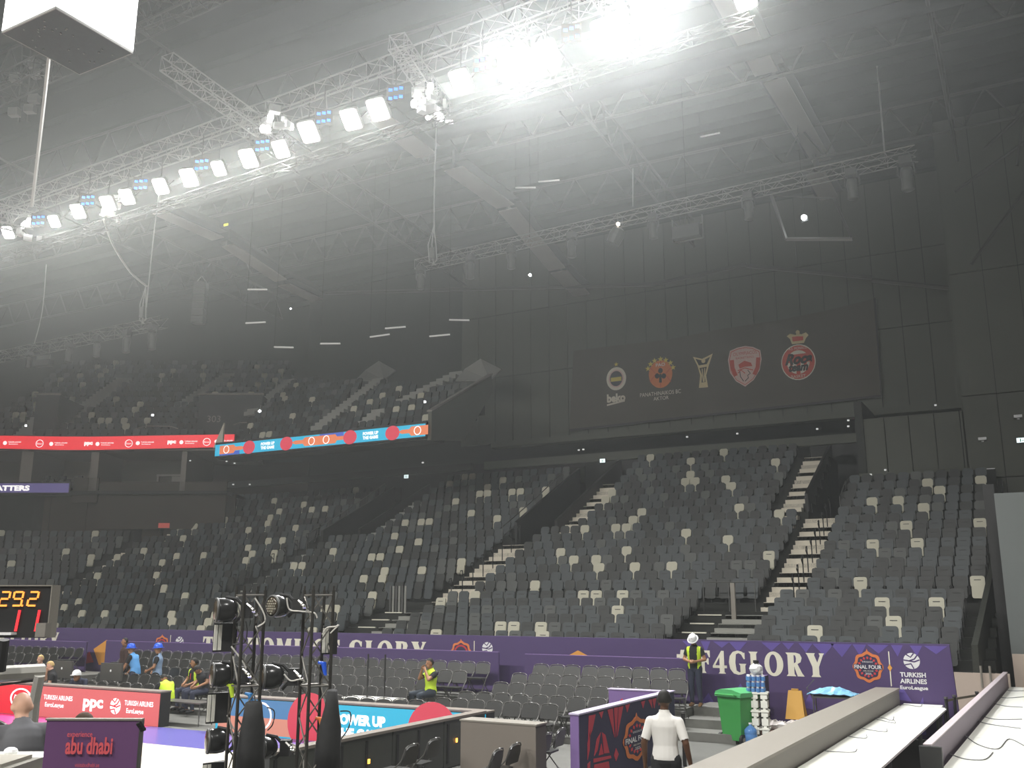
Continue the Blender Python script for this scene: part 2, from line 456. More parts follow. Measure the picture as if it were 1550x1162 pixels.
# side walls of the stair openings (vomitories) with pale coping
def side_wall(s, d0, d1, z0, z1, t=.14, name='opening_wall', m=None):
    a, th = bowl(s, d0); b, _ = bowl(s, d1)
    u = (b - a).normalized(); r = Vector((-u.y, u.x, 0)) * t / 2
    mb = MB()
    vs = [a - r, a + r, b + r, b - r]
    lo = [Vector((p.x, p.y, zz - 1.6)) for p, zz in zip(vs, (z0, z0, z1, z1))]
    hi = [Vector((p.x, p.y, zz + 1.0)) for p, zz in zip(vs, (z0, z0, z1, z1))]
    mb.add(lo + hi, [(3, 2, 1, 0), (4, 5, 6, 7), (0, 1, 5, 4), (1, 2, 6, 5), (2, 3, 7, 6), (3, 0, 4, 7)])
    return mb.build(name, m or M_BLACK, terr)
for s, j0, j1 in ((7.2, 10, 12), (8.72, 10, 17), (20.0, 8, 17), (22.15, 8, 16), (31.55, 8, 15), (34.05, 8, 15), (S_(16.2), 10, 15), (S_(19.5), 9, 11)):
    side_wall(s, upp(j0)[0], upp(j1)[0] + .6, upp(j0)[1] - .2, upp(j1)[1] - .2)

# aisle stairs -----------------------------------------------------------------
def stairs(name, s0, s1, rows, m, kindrow, half=True, bend=0.0):
    r = sroot(name)
    for q in rows:
        d, z = (low(q) if kindrow == 'low' else upp(q))
        rise = .26 if kindrow == 'low' else .34 + .008 * q
        for h in (0, 1):
            dd0 = d - .40 + (.0 if h == 0 else -.425); zz = z + .02 if h == 0 else z - rise / 2 + .02
            sh = bend * (q - rows[0])
            a, th = bowl((s0 + s1) / 2 + sh, dd0 + .22)
            mb = MB().box((0, 0, 0), (s1 - s0 - .04, .44, .50))
            o = mb.build('step', m, r, loc=(a.x, a.y, zz - .25))
            o.rotation_euler = (0, 0, th)
    return r
stairs('aisle_steps', 7.35, 8.6, range(0, 10), M_STEP, 'upp')
stairs('aisle_steps', 8.95, 9.85, range(9, 18), M_STEP, 'upp')
stairs('aisle_steps', 20.6, 22.2, range(0, 8), M_STEP, 'upp')
stairs('aisle_steps', 19.05, 19.95, range(8, 16), M_STEP, 'upp')
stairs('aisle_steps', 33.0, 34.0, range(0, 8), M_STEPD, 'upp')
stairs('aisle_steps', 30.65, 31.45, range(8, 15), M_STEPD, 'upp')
stairs('aisle_steps', S_(17.2), S_(19.5), range(0, 9), M_STEP, 'upp', bend=0)
stairs('aisle_steps', S_(14.0), S_(15.8), range(9, 16), M_STEP, 'upp')
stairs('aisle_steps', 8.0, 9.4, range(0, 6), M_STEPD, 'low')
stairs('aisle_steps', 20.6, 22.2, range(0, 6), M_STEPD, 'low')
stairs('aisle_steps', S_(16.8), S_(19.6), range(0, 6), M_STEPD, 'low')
# bright stair nosings in the dark lower flights
def nosings(s0, s1):
    r = sroot('stair_nosing')
    for k in range(0, 6):
        d, z = low(k)
        a, th = bowl((s0 + s1) / 2, d - .42)
        MB().box((0, 0, 0), (s1 - s0, .07, .04)).build('nosing', M_CREAM, r, loc=(a.x, a.y, z + .02))
nosings(9.5, 10.3); nosings(22.3, 23.1)

# ------------------------------------------------------------------ stadium seats
def rrect(w, h, r, n=3):
    p = []
    for cx, cy, a in ((w / 2 - r, h / 2 - r, 0), (-w / 2 + r, h / 2 - r, 90), (-w / 2 + r, -h / 2 + r, 180), (w / 2 - r, -h / 2 + r, 270)):
        for k in range(n):
            t = math.radians(a + 90 * k / (n - 1)); p.append((cx + r * math.cos(t), cy + r * math.sin(t)))
    return p
def seat_back_mb(mi=0, fine=True, slot=1):
    mb = MB(); T = Matrix.Rotation(math.radians(-12), 3, 'X')
    base = Matrix(((1, 0, 0), (0, 0, -1), (0, 1, 0)))        # x,y -> x,z
    mb.prism(rrect(.425, .36, .07, 3 if fine else 2), -.03, .03, mi, T @ base, (0, 0, .66))
    if fine:
        mb.prism(rrect(.35, .28, .05, 3), .028, .036, mi, T @ base, (0, 0, .66))
        mb.box(T @ Vector((0, -.040, .05)) + Vector((0, 0, .66)), (.20, .008, .022), slot, M=T)
    return mb
def seat_pan_mb(mi=0, fine=True):
    mb = MB(); T = Matrix.Rotation(math.radians(-8), 3, 'X')
    base = Matrix(((1, 0, 0), (0, 0, -1), (0, 1, 0)))
    mb.prism(rrect(.38, .40, .06, 3 if fine else 2), -.04, .03, mi, T @ base, (0, -.07, .34))
    return mb
BACK = [seat_back_mb().mesh('backrest', [c, M_SLOT]) for c in SEATC]
PAN = [seat_pan_mb().mesh('seat_pan', c) for c in SEATC]
FRM = MB().box((0, .03, .20), (.05, .05, .40)).box((-.235, -.02, .40), (.025, .16, .26)).box((.235, -.02, .40), (.025, .16, .26)).mesh('support_bracket', M_BLACK)
CN = ['charcoal', 'slate', 'grey', 'cream']
def seat_color(rnd):
    x = rnd.random()
    return 0 if x < .44 else 1 if x < .84 else 2 if x < .925 else 3
rnd = random.Random(21)
SEATS = []   # (depth, pos, rz, colour, section, row label, index)
def add_row(sec, tier, q, s0, s1, pitch=.505):
    d, z = low(q) if tier == 'low' else upp(q)
    # equal spacing along the row itself
    if s1 > 41:
        a0 = max(s0, 41); R = R0 + d
        length = (max(0, 41 - s0)) + (s1 - a0) / R0 * R
    else:
        length = s1 - s0
    n = int(length / pitch); off = (length - n * pitch) / 2 + pitch / 2
    for i in range(n):
        t = off + i * pitch
        if s1 <= 41: s = s0 + t
        else:
            l0 = max(0, 41 - s0)
            s = s0 + t if t < l0 else max(41, s0) + (t - l0) * R0 / (R0 + d)
        p, th = bowl(s, d)
        rel = Vector((p.x, p.y, z + .6)) - CAM
        zc = rel.dot(VF); x = 775 + FPX * rel.dot(VR) / zc; y = 581 - FPX * rel.dot(VU) / zc
        if x < -25 or x > 1575: continue
        SEATS.append((zc, Vector((p.x, p.y, z)), th, seat_color(rnd), sec, tier, q, n - i, x))
SECN = {'s1': 'right-hand block', 's2': 'centre-right block', 's3': 'centre-left block', 's4': 'left block', 's5': 'far-left corner block'}
for q in range(0, 6):
    add_row('s1', 'low', q, 1.95, 7.85)
    add_row('s2', 'low', q, 10.35, 20.5)
    add_row('s3', 'low', q, 23.2, 33.0)
    add_row('s4', 'low', q, 33.3, S_(16.8))
    add_row('s5', 'low', q, S_(19.6), S_(60))
for q in range(0, 18):
    if q <= 12: add_row('s1', 'upp', q, 1.5, 7.3)
    add_row('s2', 'upp', q, 8.65 if q <= 8 else 9.95, 20.5 if q <= 7 else 19.0)
    if q <= 16: add_row('s3', 'upp', q, 22.25, 33.0 if q <= 7 else 30.6)
    if q <= 15: add_row('s4', 'upp', q, 34.2, S_(17.0) if q <= 8 else S_(13.6))
    if q <= 9: add_row('s5', 'upp', q, S_(19.7), S_(60))
SEATS.sort(key=lambda t: t[0])
near, rest = SEATS[:300], SEATS[300:]
rr = random.Random(4)
for zc, p, th, c, sec, tier, q, i, x in near:
    row = ORD[q] + ' row above purple banner' if tier == 'low' else ORD[q] + ' row behind walkway'
    t = thing('stadium_seat', f'{CN[c]} tip-up seat, {SECN[sec]}, {row}, {ORD[min(i - 1, 35)]} from left', 'seat', p, th, 'stadium seats of the lower bowl')
    put('backrest', BACK[c], t); put('seat_pan', PAN[c], t); put('support_bracket', FRM, t)
    
def seat_stuff(name, items, label, cat='seats'):
    vb = [seat_back_mb(c, False) for c in range(4)]; vp = [seat_pan_mb(c, False) for c in range(4)]
    V = []; F = []; MI = []; n = 0
    for p, th, c in items:
        R = Matrix.Rotation(th, 3, 'Z')
        for mb in (vb[c], vp[c]):
            V += [R @ Vector(v) + p for v in mb.v]
            F += [tuple(k + n for k in f) for f in mb.f]; MI += mb.mi; n += len(mb.v)
    m = MB(); m.v = [tuple(v) for v in V]; m.f = F; m.mi = MI
    o = m.build(name, SEATC)
    return tag(o, label, cat, kind='stuff')
seat_stuff('stadium_seating', [(p, th, c) for zc, p, th, c, *_ in rest], 'charcoal, slate and cream tip-up seats rising in rows towards the back wall')

# ------------------------------------------------------------------ rails in the aisles
def loop_rail(label, loc, rz=0, m=None):
    t = thing('aisle_handrail', label, 'handrail', loc, rz, 'aisle handrails')
    MB().tube([(0, 0, 0), (0, 0, .95)], .022, 6).build('post', M_BLACK, t)
    MB().tube([(0, 0, .95), (0, -.16, .93), (0, -.2, .8), (0, -.02, .66)], .022, 6).build('grip', M_BLACK, t)
for k, (j, nm) in enumerate([(j, 'right-hand') for j in range(0, 10)]):
    d, z = upp(j); p, th = bowl(7.55, d - .3)
    loop_rail(f'black looped handrail post on the right-hand pale stairs, {ORD[j]} from their foot', (p.x, p.y, z), th)
for j in range(0, 8):
    d, z = upp(j); p, th = bowl(21.3, d - .3)
    loop_rail(f'black looped handrail post on the middle pale stairs, {ORD[j]} from their foot', (p.x, p.y, z), th)
for j in range(0, 8):
    d, z = upp(j); p, th = bowl(34.0, d - .3)
    loop_rail(f'black looped handrail post on the dark stairs, {ORD[j]} from their foot', (p.x, p.y, z), th)
def guard(label, pts, h=1.0):
    t = thing('guard_rail', label, 'railing')
    pts = [Vector(p) for p in pts]
    MB().tube([p + Vector((0, 0, h)) for p in pts], .025, 6).build('top_rail', M_STEELD, t)
    MB().tube([p + Vector((0, 0, h * .5)) for p in pts], .015, 5).build('mid_rail', M_STEELD, t)
    for p in pts: MB().tube([p, p + Vector((0, 0, h))], .02, 5).build('post', M_STEELD, t)
def rail_line(s, j0, j1):
    out = []
    for j in range(j0, j1 + 1, 2):
        d, z = upp(j); p, _ = bowl(s, d - .2); out.append((p.x, p.y, z))
    return out
guard('dark guard rail along the right side of the seat block beside the right-hand opening', rail_line(7.15, 9, 12), .9)
guard('dark guard rail along the opening left of the middle pale stairs', rail_line(22.3, 7, 15), .9)
guard('dark guard rail along the opening left of the dark stairs', rail_line(34.2, 7, 15), .9)
guard('dark guard rail at the foot of the right-hand pale stairs', [(-8.7, 33.2, 2.6), (-9.6, 33.2, 2.6), (-10.5, 33.2, 2.6)], 1.0)
# slatted gate at the foot of the middle stairs, and a post at the right-hand stairs
g = thing('stair_gate', 'grey slatted gate post at the foot of the middle pale stairs', 'gate', (-22.6, 32.0, 2.3))
MB().bx(-.40, .40, -.03, .03, 0, .12).build('bottom_rail', M_STEELD, g)
for k in range(6): MB().bx(-.40 + .145 * k, -.33 + .145 * k, -.02, .02, .1, 1.25).build('slat', M_STEPD if k % 2 else M_STEELD, g)
g = thing('stair_gate', 'narrow pale gate post beside the black steps of the right-hand stairs', 'gate', (-9.0, 31.6, 2.2))
MB().bx(-.07, .07, -.05, .05, 0, 1.35).build('post', M_LEDGE, g)
MB().bx(-.16, .16, -.10, .10, 0, .06).build('base_plate', M_STEELD, g)

# ------------------------------------------------------------------ chair platforms and front strips
plat = sroot('chair_platform')
def risers(x0, x1, name='riser'):
    for Y0, Y1, z in ((22.15, 23.6, .57), (21.3, 22.15, .40), (20.45, 21.3, .24), (19.6, 20.45, .08)):
        MB().bx(x0, x1, Y0, Y1, 0, z).build(name, M_RISER, plat)
risers(-12.55, -7.55); risers(-27.6, -13.05); risers(-36, -28.3)
stp = sroot('platform_steps')
for y0, z in ((21.25, .19), (21.95, .38), (22.65, .57)):
    MB().bx(-7.52, -6.15, y0, 23.9, 0, z).build('step', M_RISER, stp)

# ------------------------------------------------------------------ the long purple banner wall in front of the bowl
PB = Plane((0, 24.0, 0), (1, 0, 0))
ban = thing('banner_wall', 'long purple banner wall with cream lettering below the fixed seats', 'banner')
MB().add([(-1.95, 24, .55), (-2.02, 24, 2.04), (-38, 24, 2.0), (-38, 24, 0), (-1.78, 24, 0), (-1.95, 24.12, .55), (-2.02, 24.12, 2.04), (-38, 24.12, 2.0), (-38, 24.12, 0), (-1.78, 24.12, 0)],
         [(4, 0, 1, 2, 3), (8, 7, 6, 5, 9), (1, 6, 7, 2), (0, 5, 6, 1), (4, 9, 5, 0), (2, 7, 8, 3), (3, 8, 9, 4)]).build('banner_sheet', M_PURP, ban)
_h = PB.hit
def px(pl, pts): return [pl.hit(x, y) for x, y in pts]
a0, a1 = _h(1030, 1022), _h(1247, 1024)
display('hashtag_lettering', '#F4GLORY', PB, _h(1027, 1000)[0] - .06, 1.24, .54, _h(1247, 990)[0] - _h(1027, 1000)[0] + .06, M_CREAM, ban)
display('glory_lettering', 'THE HOME OF GLORY', PB, _h(308, 966)[0], 1.28, .54, _h(645, 970)[0] - _h(308, 966)[0], M_CREAM, ban)
GW = _h(645, 970)[0] - _h(308, 966)[0]
display('left_lettering', 'OF GLORY', PB, _h(89, 966)[0] - GW * .47, 1.30, .54, GW * .47, M_CREAM, ban)
# faint violet facets of the print
def facets(x0, x1, seed, parent, n=16):
    r = random.Random(seed); sh = []
    for i in range(n):
        u = x0 + (x1 - x0) * (i + .5) / n
        if r.random() < .75:
            w_ = r.uniform(.12, .26); sh.append([[(u - w_, 2.0), (u + w_, 2.0), (u, 2.0 - r.uniform(.12, .30))]])
        if r.random() < .6:
            v = r.uniform(.35, .9); w_ = r.uniform(.10, .22)
            sh.append([[(u - w_, v), (u + w_, v - .05), (u + .02, v + r.uniform(.2, .4))]])
        if r.random() < .4:
            sh.append([[(u - .05, .1), (u + .05, .1), (u + .05, .9), (u - .05, .7)]])
    return art('violet_facets', PB, sh, M_PURPL, parent, n=.006, th=.003)
facets(-8.2, -2.1, 3, ban, 15)
# emblems on the banner
def emblem(pl, cu, cv, rx, ry, parent, full=True, s=1.0):
    a1 = 2 * PI if full else PI
    def lobed(k, m_):
        return [(cu + rx * k * math.cos(t) * (1 + .06 * math.cos(8 * t)), cv + ry * k * math.sin(t) * (1 + .06 * math.cos(8 * t))) for t in [a1 * i / m_ for i in range(m_ + (0 if full else 1))]]
    art('emblem_ring', pl, [[lobed(1.0, 48)]], M_ORANGEL, parent, n=.014)
    art('emblem_field', pl, [[lobed(.80, 48)]], M_NAVY, parent, n=.018)
    sh = []
    for i in range(16):
        t = a1 * i / 16
        c_, s_ = math.cos(t), math.sin(t)
        sh.append([[(cu + rx * .72 * c_, cv + ry * .72 * s_), (cu + rx * .62 * math.cos(t + .14), cv + ry * .62 * math.sin(t + .14)), (cu + rx * .50 * c_, cv + ry * .50 * s_), (cu + rx * .62 * math.cos(t - .14), cv + ry * .62 * math.sin(t - .14))]])
    art('emblem_facets', pl, sh, M_RED, parent, n=.021)
    art('emblem_spire', pl, [[[(cu - rx * .12, cv + ry * .92), (cu + rx * .12, cv + ry * .92), (cu, cv + ry * 1.22)]]], M_ORANGEL, parent, n=.02)
    if full:
        art('emblem_bar', pl, [[rect(cu - rx * .98, cv - ry * .17, cu + rx * .98, cv + ry * .17)]], M_NAVY, parent, n=.024)
        text('emblem_lettering', 'FINAL FOUR', pl, cu, cv, ry * .26, M_WHITE, parent, n=.028, wide=rx * 1.85, bold=.02)
        text('emblem_small_lettering', 'EUROLEAGUE', pl, cu, cv + ry * .34, ry * .10, M_WHITE, parent, n=.028, wide=rx * .7)
        text('emblem_small_lettering', 'ABU DHABI', pl, cu, cv - ry * .27, ry * .08, M_CREAM, parent, n=.028, wide=rx * .7)
        text('emblem_small_lettering', '2025', pl, cu, cv - ry * .45, ry * .13, M_WHITE, parent, n=.028, wide=rx * .4)
    else:
        art('emblem_foot', pl, [[rect(cu - rx, cv - .02, cu + rx, cv + .035)]], M_WHITE, parent, n=.024)
c = _h(1314, 1009); emblem(PB, c[0], c[1], .32, .33, ban)
u = _h(1347, 1009)[0]; art('divider_line', PB, [[rect(u - .012, 1.1, u + .012, 1.86)]], M_CREAM, ban); art('divider_gem', PB, [[[(u - .05, 1.5), (u, 1.42), (u + .05, 1.5), (u, 1.58)]]], M_ORANGE, ban, n=.016)
c = _h(1380, 1000); art('league_ball', PB, ball_mark(c[0], c[1], .175), M_WHITE, ban); art('league_ball_seams', PB, ball_seams(c[0], c[1], .175), M_PURP, ban, n=.018)
text('league_lettering', 'TURKISH', PB, c[0], c[1] - .30, .105, M_WHITE, ban, wide=.54, bold=.03)
text('league_lettering', 'AIRLINES', PB, c[0], c[1] - .44, .105, M_WHITE, ban, wide=.56, bold=.03)
text('league_lettering', 'EuroLeague', PB, c[0], c[1] - .59, .105, M_WHITE, ban, wide=.58, bold=.03)
c = _h(698, 989); emblem(PB, c[0], 1.56, .33, .30, ban, full=False)
u = _h(718, 980)[0]; art('divider_line', PB, [[rect(u - .012, 1.48, u + .012, 1.88)]], M_CREAM, ban)
c = _h(738, 981); art('league_ball', PB, ball_mark(c[0], c[1], .17), M_WHITE, ban); art('league_ball_seams', PB, ball_seams(c[0], c[1], .17), M_PURP, ban, n=.018)
text('league_lettering', 'T\nA\nE', PB, _h(748, 999)[0], 1.17, .42, M_WHITE, ban, wide=.06, bold=.02)
c = _h(245, 977); emblem(PB, c[0], 1.50, .34, .30, ban, full=False)
u = _h(258, 972)[0]; art('divider_line', PB, [[rect(u - .012, 1.44, u + .012, 1.84)]], M_CREAM, ban)
c = _h(272, 972); art('league_ball', PB, ball_mark(c[0], c[1], .19), M_WHITE, ban); art('league_ball_seams', PB, ball_seams(c[0], c[1], .19), M_PURP, ban, n=.018)
art('orange_gem', PB, [[px(PB, [(875, 984), (905, 1000), (845, 1000)])]], M_ORANGE, ban)
art('orange_gem', PB, [[px(PB, [(162, 968), (177, 984), (166, 1004), (150, 1006), (142, 982)])]], M_ORANGE, ban)
art('red_gem', PB, [[px(PB, [(136, 986), (142, 1002), (129, 1004), (130, 990)])]], M_RED, ban)
# low strips behind the top chair rows
for x0, x1, z, lb in ((-12.3, -7.5, 1.60, 'low purple strip behind the top row of the right-hand chair block'),
                      (-28.6, -13.1, 1.63, 'low purple strip behind the top row of the middle chair block'),
                      (-36, -29.6, 1.57, 'low purple strip behind the top row of the left-hand chair block')):
    s_ = thing('purple_strip', lb, 'banner', ((x0 + x1) / 2, 23.3, .57))
    w_ = x1 - x0
    MB().bx(-w_ / 2, w_ / 2, -.03, .03, 0, z - .57).build('strip_sheet', M_PURP, s_)
    MB().bx(-w_ / 2, w_ / 2, -.035, .035, z - .57, z - .555).build('top_edge', M_PURPM, s_)

# ================================================================== FOLDING CHAIRS
def chair_meshes():
    bk = MB()
    prof = [(-.205, 0), (-.215, .16), (-.185, .24), (-.12, .275), (0, .285), (.12, .275), (.185, .24), (.215, .16), (.205, 0)]
    T = Matrix.Rotation(math.radians(-14), 3, 'X') @ Matrix(((1, 0, 0), (0, 0, -1), (0, 1, 0)))
    bk.prism(prof, -.016, .016, 0, T, (0, .235, .53))
    st = MB().prism([(-.20, -.20), (.20, -.20), (.215, .0), (.19, .17), (-.19, .17), (-.215, .0)], .425, .455)
    fr = MB()
    for s in (-1, 1):
        fr.tube([(s * .225, -.26, 0), (s * .228, .06, .44), (s * .225, .235, .60), (s * .20, .30, .79), (s * .14, .315, .822), (0, .318, .832)], .0125, 5)
    fr.tube([(-.225, -.24, .03), (.225, -.24, .03)], .010, 5)
    rl = MB()
    for s in (-1, 1):
        rl.tube([(s * .205, .27, 0), (s * .205, -.10, .44)], .0115, 5)
    rl.tube([(-.205, .25, .04), (.205, .25, .04)], .010, 5).tube([(-.205, .16, .15), (.205, .16, .15)], .008, 5)
    cl = MB().box((0, .325, .838), (.035, .02, .014))
    return [('backrest', bk.mesh('backrest', M_CHAIR)), ('seat', st.mesh('seat', M_CHAIR)), ('front_frame', fr.mesh('front_frame', M_CHAIRF)),
            ('rear_legs', rl.mesh('rear_legs', M_CHAIRF)), ('link_clip', cl.mesh('link_clip', M_WHITE))]
CHM = chair_meshes()
chair0 = None
def chair(p, rz, label, group):
    global chair0
    if chair0 is None:
        chair0 = thing('folding_chair', label, 'chair', p, rz, group)
        for n_, me in CHM: put(n_, me, chair0)
        return chair0
    c = chair0.copy(); COL.objects.link(c); c.location = p; c.rotation_euler = (0, 0, rz); c['label'] = label; c['group'] = group
    for ch in chair0.children:
        d = ch.copy(); COL.objects.link(d); d.parent = c
    return c
rc = random.Random(5)
ROWN = {0: 'top row', 1: 'second row from the top', 2: 'third row from the top', 3: 'fourth row from the top', 4: 'floor-level row', 5: 'row behind the LED boards'}
def chair_row(x0, x1, Y, z, blk, r, pitch=.455, skip=()):
    n = max(1, int(round((x1 - x0) / pitch)))
    for i in range(n + 1):
        x = x0 + (x1 - x0) * i / n
        if any(a < x < b for a, b in skip): continue
        chair((x + rc.uniform(-.01, .01), Y - .22 + rc.uniform(-.015, .015), z), rc.uniform(-.05, .05),
              f'black folding chair, {blk}, {ROWN[r]}, {ORD[min(i, 35)]} from left', 'black folding chairs round the court')
B_R, B_M, B_L = 'right-hand block', 'middle block', 'left-hand block'
chair_row(-11.57, -7.95, 22.72, .57, B_R, 0)
chair_row(-11.73, -7.58, 21.82, .40, B_R, 1)
chair_row(-11.77, -8.3, 20.95, .24, B_R, 2)
chair_row(-12.2, -8.4, 20.1, .08, B_R, 3)
chair_row(-12.3, -9.6, 19.2, 0, B_R, 4)
chair_row(-26.9, -13.29, 22.72, .57, B_M, 0)
chair_row(-26.0, -13.46, 21.82, .40, B_M, 1)
chair_row(-25.5, -14.0, 20.95, .24, B_M, 2, skip=[(-13.9, -13.3)])
chair_row(-24.8, -14.1, 20.1, .08, B_M, 3)
chair_row(-24.3, -12.6, 18.6, 0, B_M, 4, skip=[(-20.4, -17.9)])
chair_row(-33.4, -29.3, 22.72, .57, B_L, 0)
chair_row(-32.0, -29.4, 21.82, .40, B_L, 1)
chair_row(-31.6, -30.4, 20.95, .24, B_L, 2)
chair_row(-29.6, -26.2, 20.1, .08, B_L, 3)
# chairs turned side-on between the grey box and the printed wall
for i, (x, y, a, lb) in enumerate([(-7.75, 13.2, -1.45, 'black folding chair side-on right of the grey box, nearest'), (-7.8, 13.85, -1.5, 'black folding chair side-on right of the grey box, second'),
                      (-7.85, 14.5, -1.5, 'black folding chair side-on right of the grey box, third'), (-7.9, 15.15, -1.55, 'black folding chair side-on right of the grey box, fourth'),
                      (-7.95, 15.8, -1.5, 'black folding chair side-on right of the grey box, farthest'),
                      (-9.15, 13.0, -1.5, 'black folding chair side-on left of the grey box, nearer'), (-9.2, 13.7, -1.5, 'black folding chair side-on left of the grey box, farther')]):
    chair((x, y, 0), a, lb, 'folding chairs beside the grey box')

# ================================================================== COURTSIDE BOARDS
M_LEDR = mat('led_red_lit', (.1, .02, .02), .4, emit=.85, ecol=(.95, .012, .03))
M_LEDP = mat('led_pink_lit', (.1, .02, .02), .4, emit=.72, ecol=(.95, .20, .20))
M_LEDC = mat('led_cyan_lit', (.02, .1, .1), .4, emit=.80, ecol=(.02, .52, .82))
M_LEDO = mat('led_orange_lit', (.1, .04, .02), .4, emit=.80, ecol=(.95, .25, .10))
M_LEDCR = mat('led_crimson_lit', (.1, .02, .02), .4, emit=.75, ecol=(.85, .06, .11))
M_LEDBL = mat('led_blue_lit', (.02, .02, .1), .4, emit=.70, ecol=(.07, .17, .70))
M_LEDW = mat('led_white_lit', (.5, .5, .5), .4, emit=1.0, ecol=(1, .97, .95))
def board(label, x0, x1, Y, h, base, cat='board'):
    t = thing('perimeter_board', label, cat, (0, 0, 0))
    MB().bx(x0, x1, Y + .01, Y + .32, 0, h).build('cabinet', M_BLACK, t)
    MB().bx(x0, x1, Y - .01, Y + .34, h, h + .035).build('top_pad', M_TAUPE, t)
    MB().bx(x0 + .02, x1 - .02, Y - .005, Y + .012, .02, h - .02).build('led_face', base, t)
    return t, Plane((0, Y - .008, 0), (1, 0, 0))
bt, pl = board('red LED board with white sponsor lettering at left', -34, -19.15, 17.3, .80, M_LEDP)
art('red_field', pl, [[rect(-34, .03, -23.9, .77)]], M_LEDR, bt, n=.004, th=.002)
c = pl.hit(31, 1063); art('ring_mark', pl, [[ellipse(c[0], .44, .44, .26), ellipse(c[0], .44, .38, .22)[::-1]]], M_LEDW, bt)
text('ring_lettering', 'Betsson', pl, c[0], .44, .17, M_LEDW, bt, wide=.6, bold=.02, shear=.3)
for x1_, x2_ in ((53, 100), (175, 222)):
    a = pl.hit(x1_ , 1068)[0]; b = pl.hit(x2_, 1072)[0]
    art('league_ball', pl, ball_mark(a, .42, .19), M_LEDW, bt); art('league_ball_seams', pl, ball_seams(a, .42, .19), M_LEDR, bt, n=.02)
    text('sponsor_lettering', 'TURKISH AIRLINES', pl, a + .28 + (b - a) / 2, .52, .12, M_LEDW, bt, wide=(b - a) - .1, bold=.02)
    text('sponsor_lettering', 'EuroLeague', pl, (a + b) / 2 + .16, .32, .15, M_LEDW, bt, wide=(b - a) - .5, bold=.02)
c = pl.hit(145, 1069); text('sponsor_lettering', 'ppc', pl, c[0] - .1, .40, .30, M_LEDW, bt, wide=.75, bold=.04)
bt, pl = board('blue and red LED board reading power up the game', -17.2, -9.95, 17.2, .82, M_LEDC)
art('crimson_disc', pl, [[ellipse(pl.hit(655, 1085)[0], .36, .62, .62)]], M_LEDCR, bt, n=.006)
art('blue_block', pl, [[rect(-17.1, .42, -14.0, .80)]], mat('led_steel_blue_lit', (.02, .05, .1), .4, emit=.6, ecol=(.12, .33, .62)), bt, n=.004, th=.002)
art('coral_block', pl, [[rect(-17.1, .06, -14.2, .42)]], mat('led_coral_lit', (.1, .04, .02), .4, emit=.7, ecol=(.95, .38, .28)), bt, n=.004, th=.002)
art('crimson_disc', pl, [[ellipse(-14.4, .40, .62, .62)]], M_LEDCR, bt, n=.007)
art('ring_mark', pl, [[ellipse(-15.8, .46, .32, .30), ellipse(-15.8, .46, .28, .26)[::-1]]], M_LEDW, bt)
u0, u1 = pl.hit(508, 1080)[0], pl.hit(584, 1085)[0]
text('slogan_lettering', 'POWER UP', pl, (u0 + u1) / 2, .52, .22, M_LEDW, bt, wide=u1 - u0, bold=.06)
text('slogan_lettering', 'THE GAME', pl, (u0 + u1) / 2, .24, .22, M_LEDW, bt, wide=u1 - u0, bold=.06)
art('orange_block', pl, [[rect(pl.hit(596, 1096)[0], .02, pl.hit(640, 1096)[0], .16)]], M_LEDO, bt, n=.005, th=.002)
# baseline boards seen from behind, running along the end of the court
bt = thing('board_back', 'row of dark board cabinets seen from behind with orange status lights', 'board', (-9.92, 11.0, 0))
ys = [0, 1.5, 3.0, 4.6, 6.1]
for i in range(4):
    cb = MB().bx(-.16, .0, ys[i] + .015, ys[i + 1] - .015, .02, .84).build('cabinet', mat('board_back_grey', (.055, .058, .05), .6, noise=.2, scale=5), bt)
    MB().bx(0, .02, ys[i] + .10, ys[i] + .16, .1, .78).build('bracket', M_BLACK, cb)
    MB().bx(0, .02, ys[i] + .75, ys[i] + .80, .1, .78).build('bracket', M_BLACK, cb)
MB().bx(-.20, .03, 0, 6.1, .84, .885).build('top_pad', M_TAUPE, bt)
M_AMB = mat('amber_status_light', (1, .4, .05), .4, emit=5, ecol=(1, .42, .05)); M_REDL = mat('red_status_light', (1, .1, .05), .4, emit=4, ecol=(1, .10, .05))
plx = Plane((-9.90, 0, 0), (0, 1, 0))
for (x, y, mm) in ((558, 1152, M_AMB), (628, 1135, M_REDL), (691, 1120, M_AMB), (627, 1153, M_REDL)):
    u, v = plx.hit(x, y)
    MB().bx(.02, .03, u - 11 - .025, u - 11 - .008, v - .035, v + .035).bx(.02, .03, u - 11 + .008, u - 11 + .025, v - .035, v + .035).build('status_light', mm, bt)

# the grey box, the printed wall and the purple wall behind it
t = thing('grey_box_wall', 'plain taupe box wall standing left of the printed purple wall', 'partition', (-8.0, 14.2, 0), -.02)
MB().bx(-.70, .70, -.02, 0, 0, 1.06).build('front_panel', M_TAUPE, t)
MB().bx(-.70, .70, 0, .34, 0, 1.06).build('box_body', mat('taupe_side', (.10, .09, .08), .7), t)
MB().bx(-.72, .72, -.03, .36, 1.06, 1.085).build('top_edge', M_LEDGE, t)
t = thing('printed_wall', 'purple wall with red facets and a FINAL FOUR emblem behind the man in white', 'partition')
MB().bx(-6.95, -6.80, 14.7, 19.3, 0, 1.20).build('wall_body', M_PURPM, t)
MB().bx(-6.97, -6.78, 14.68, 19.32, 1.20, 1.225).build('top_edge', M_LAV, t)
MB().bx(-6.80, -6.795, 14.72, 19.28, 0, 1.19).build('print_sheet', M_NAVY, t)
PW = Plane((-6.795, 0, 0), (0, 1, 0))
def PX(*pts): return [px(PW, pts)]
REDP = mat('crimson_print', (.50, .045, .075), .6)
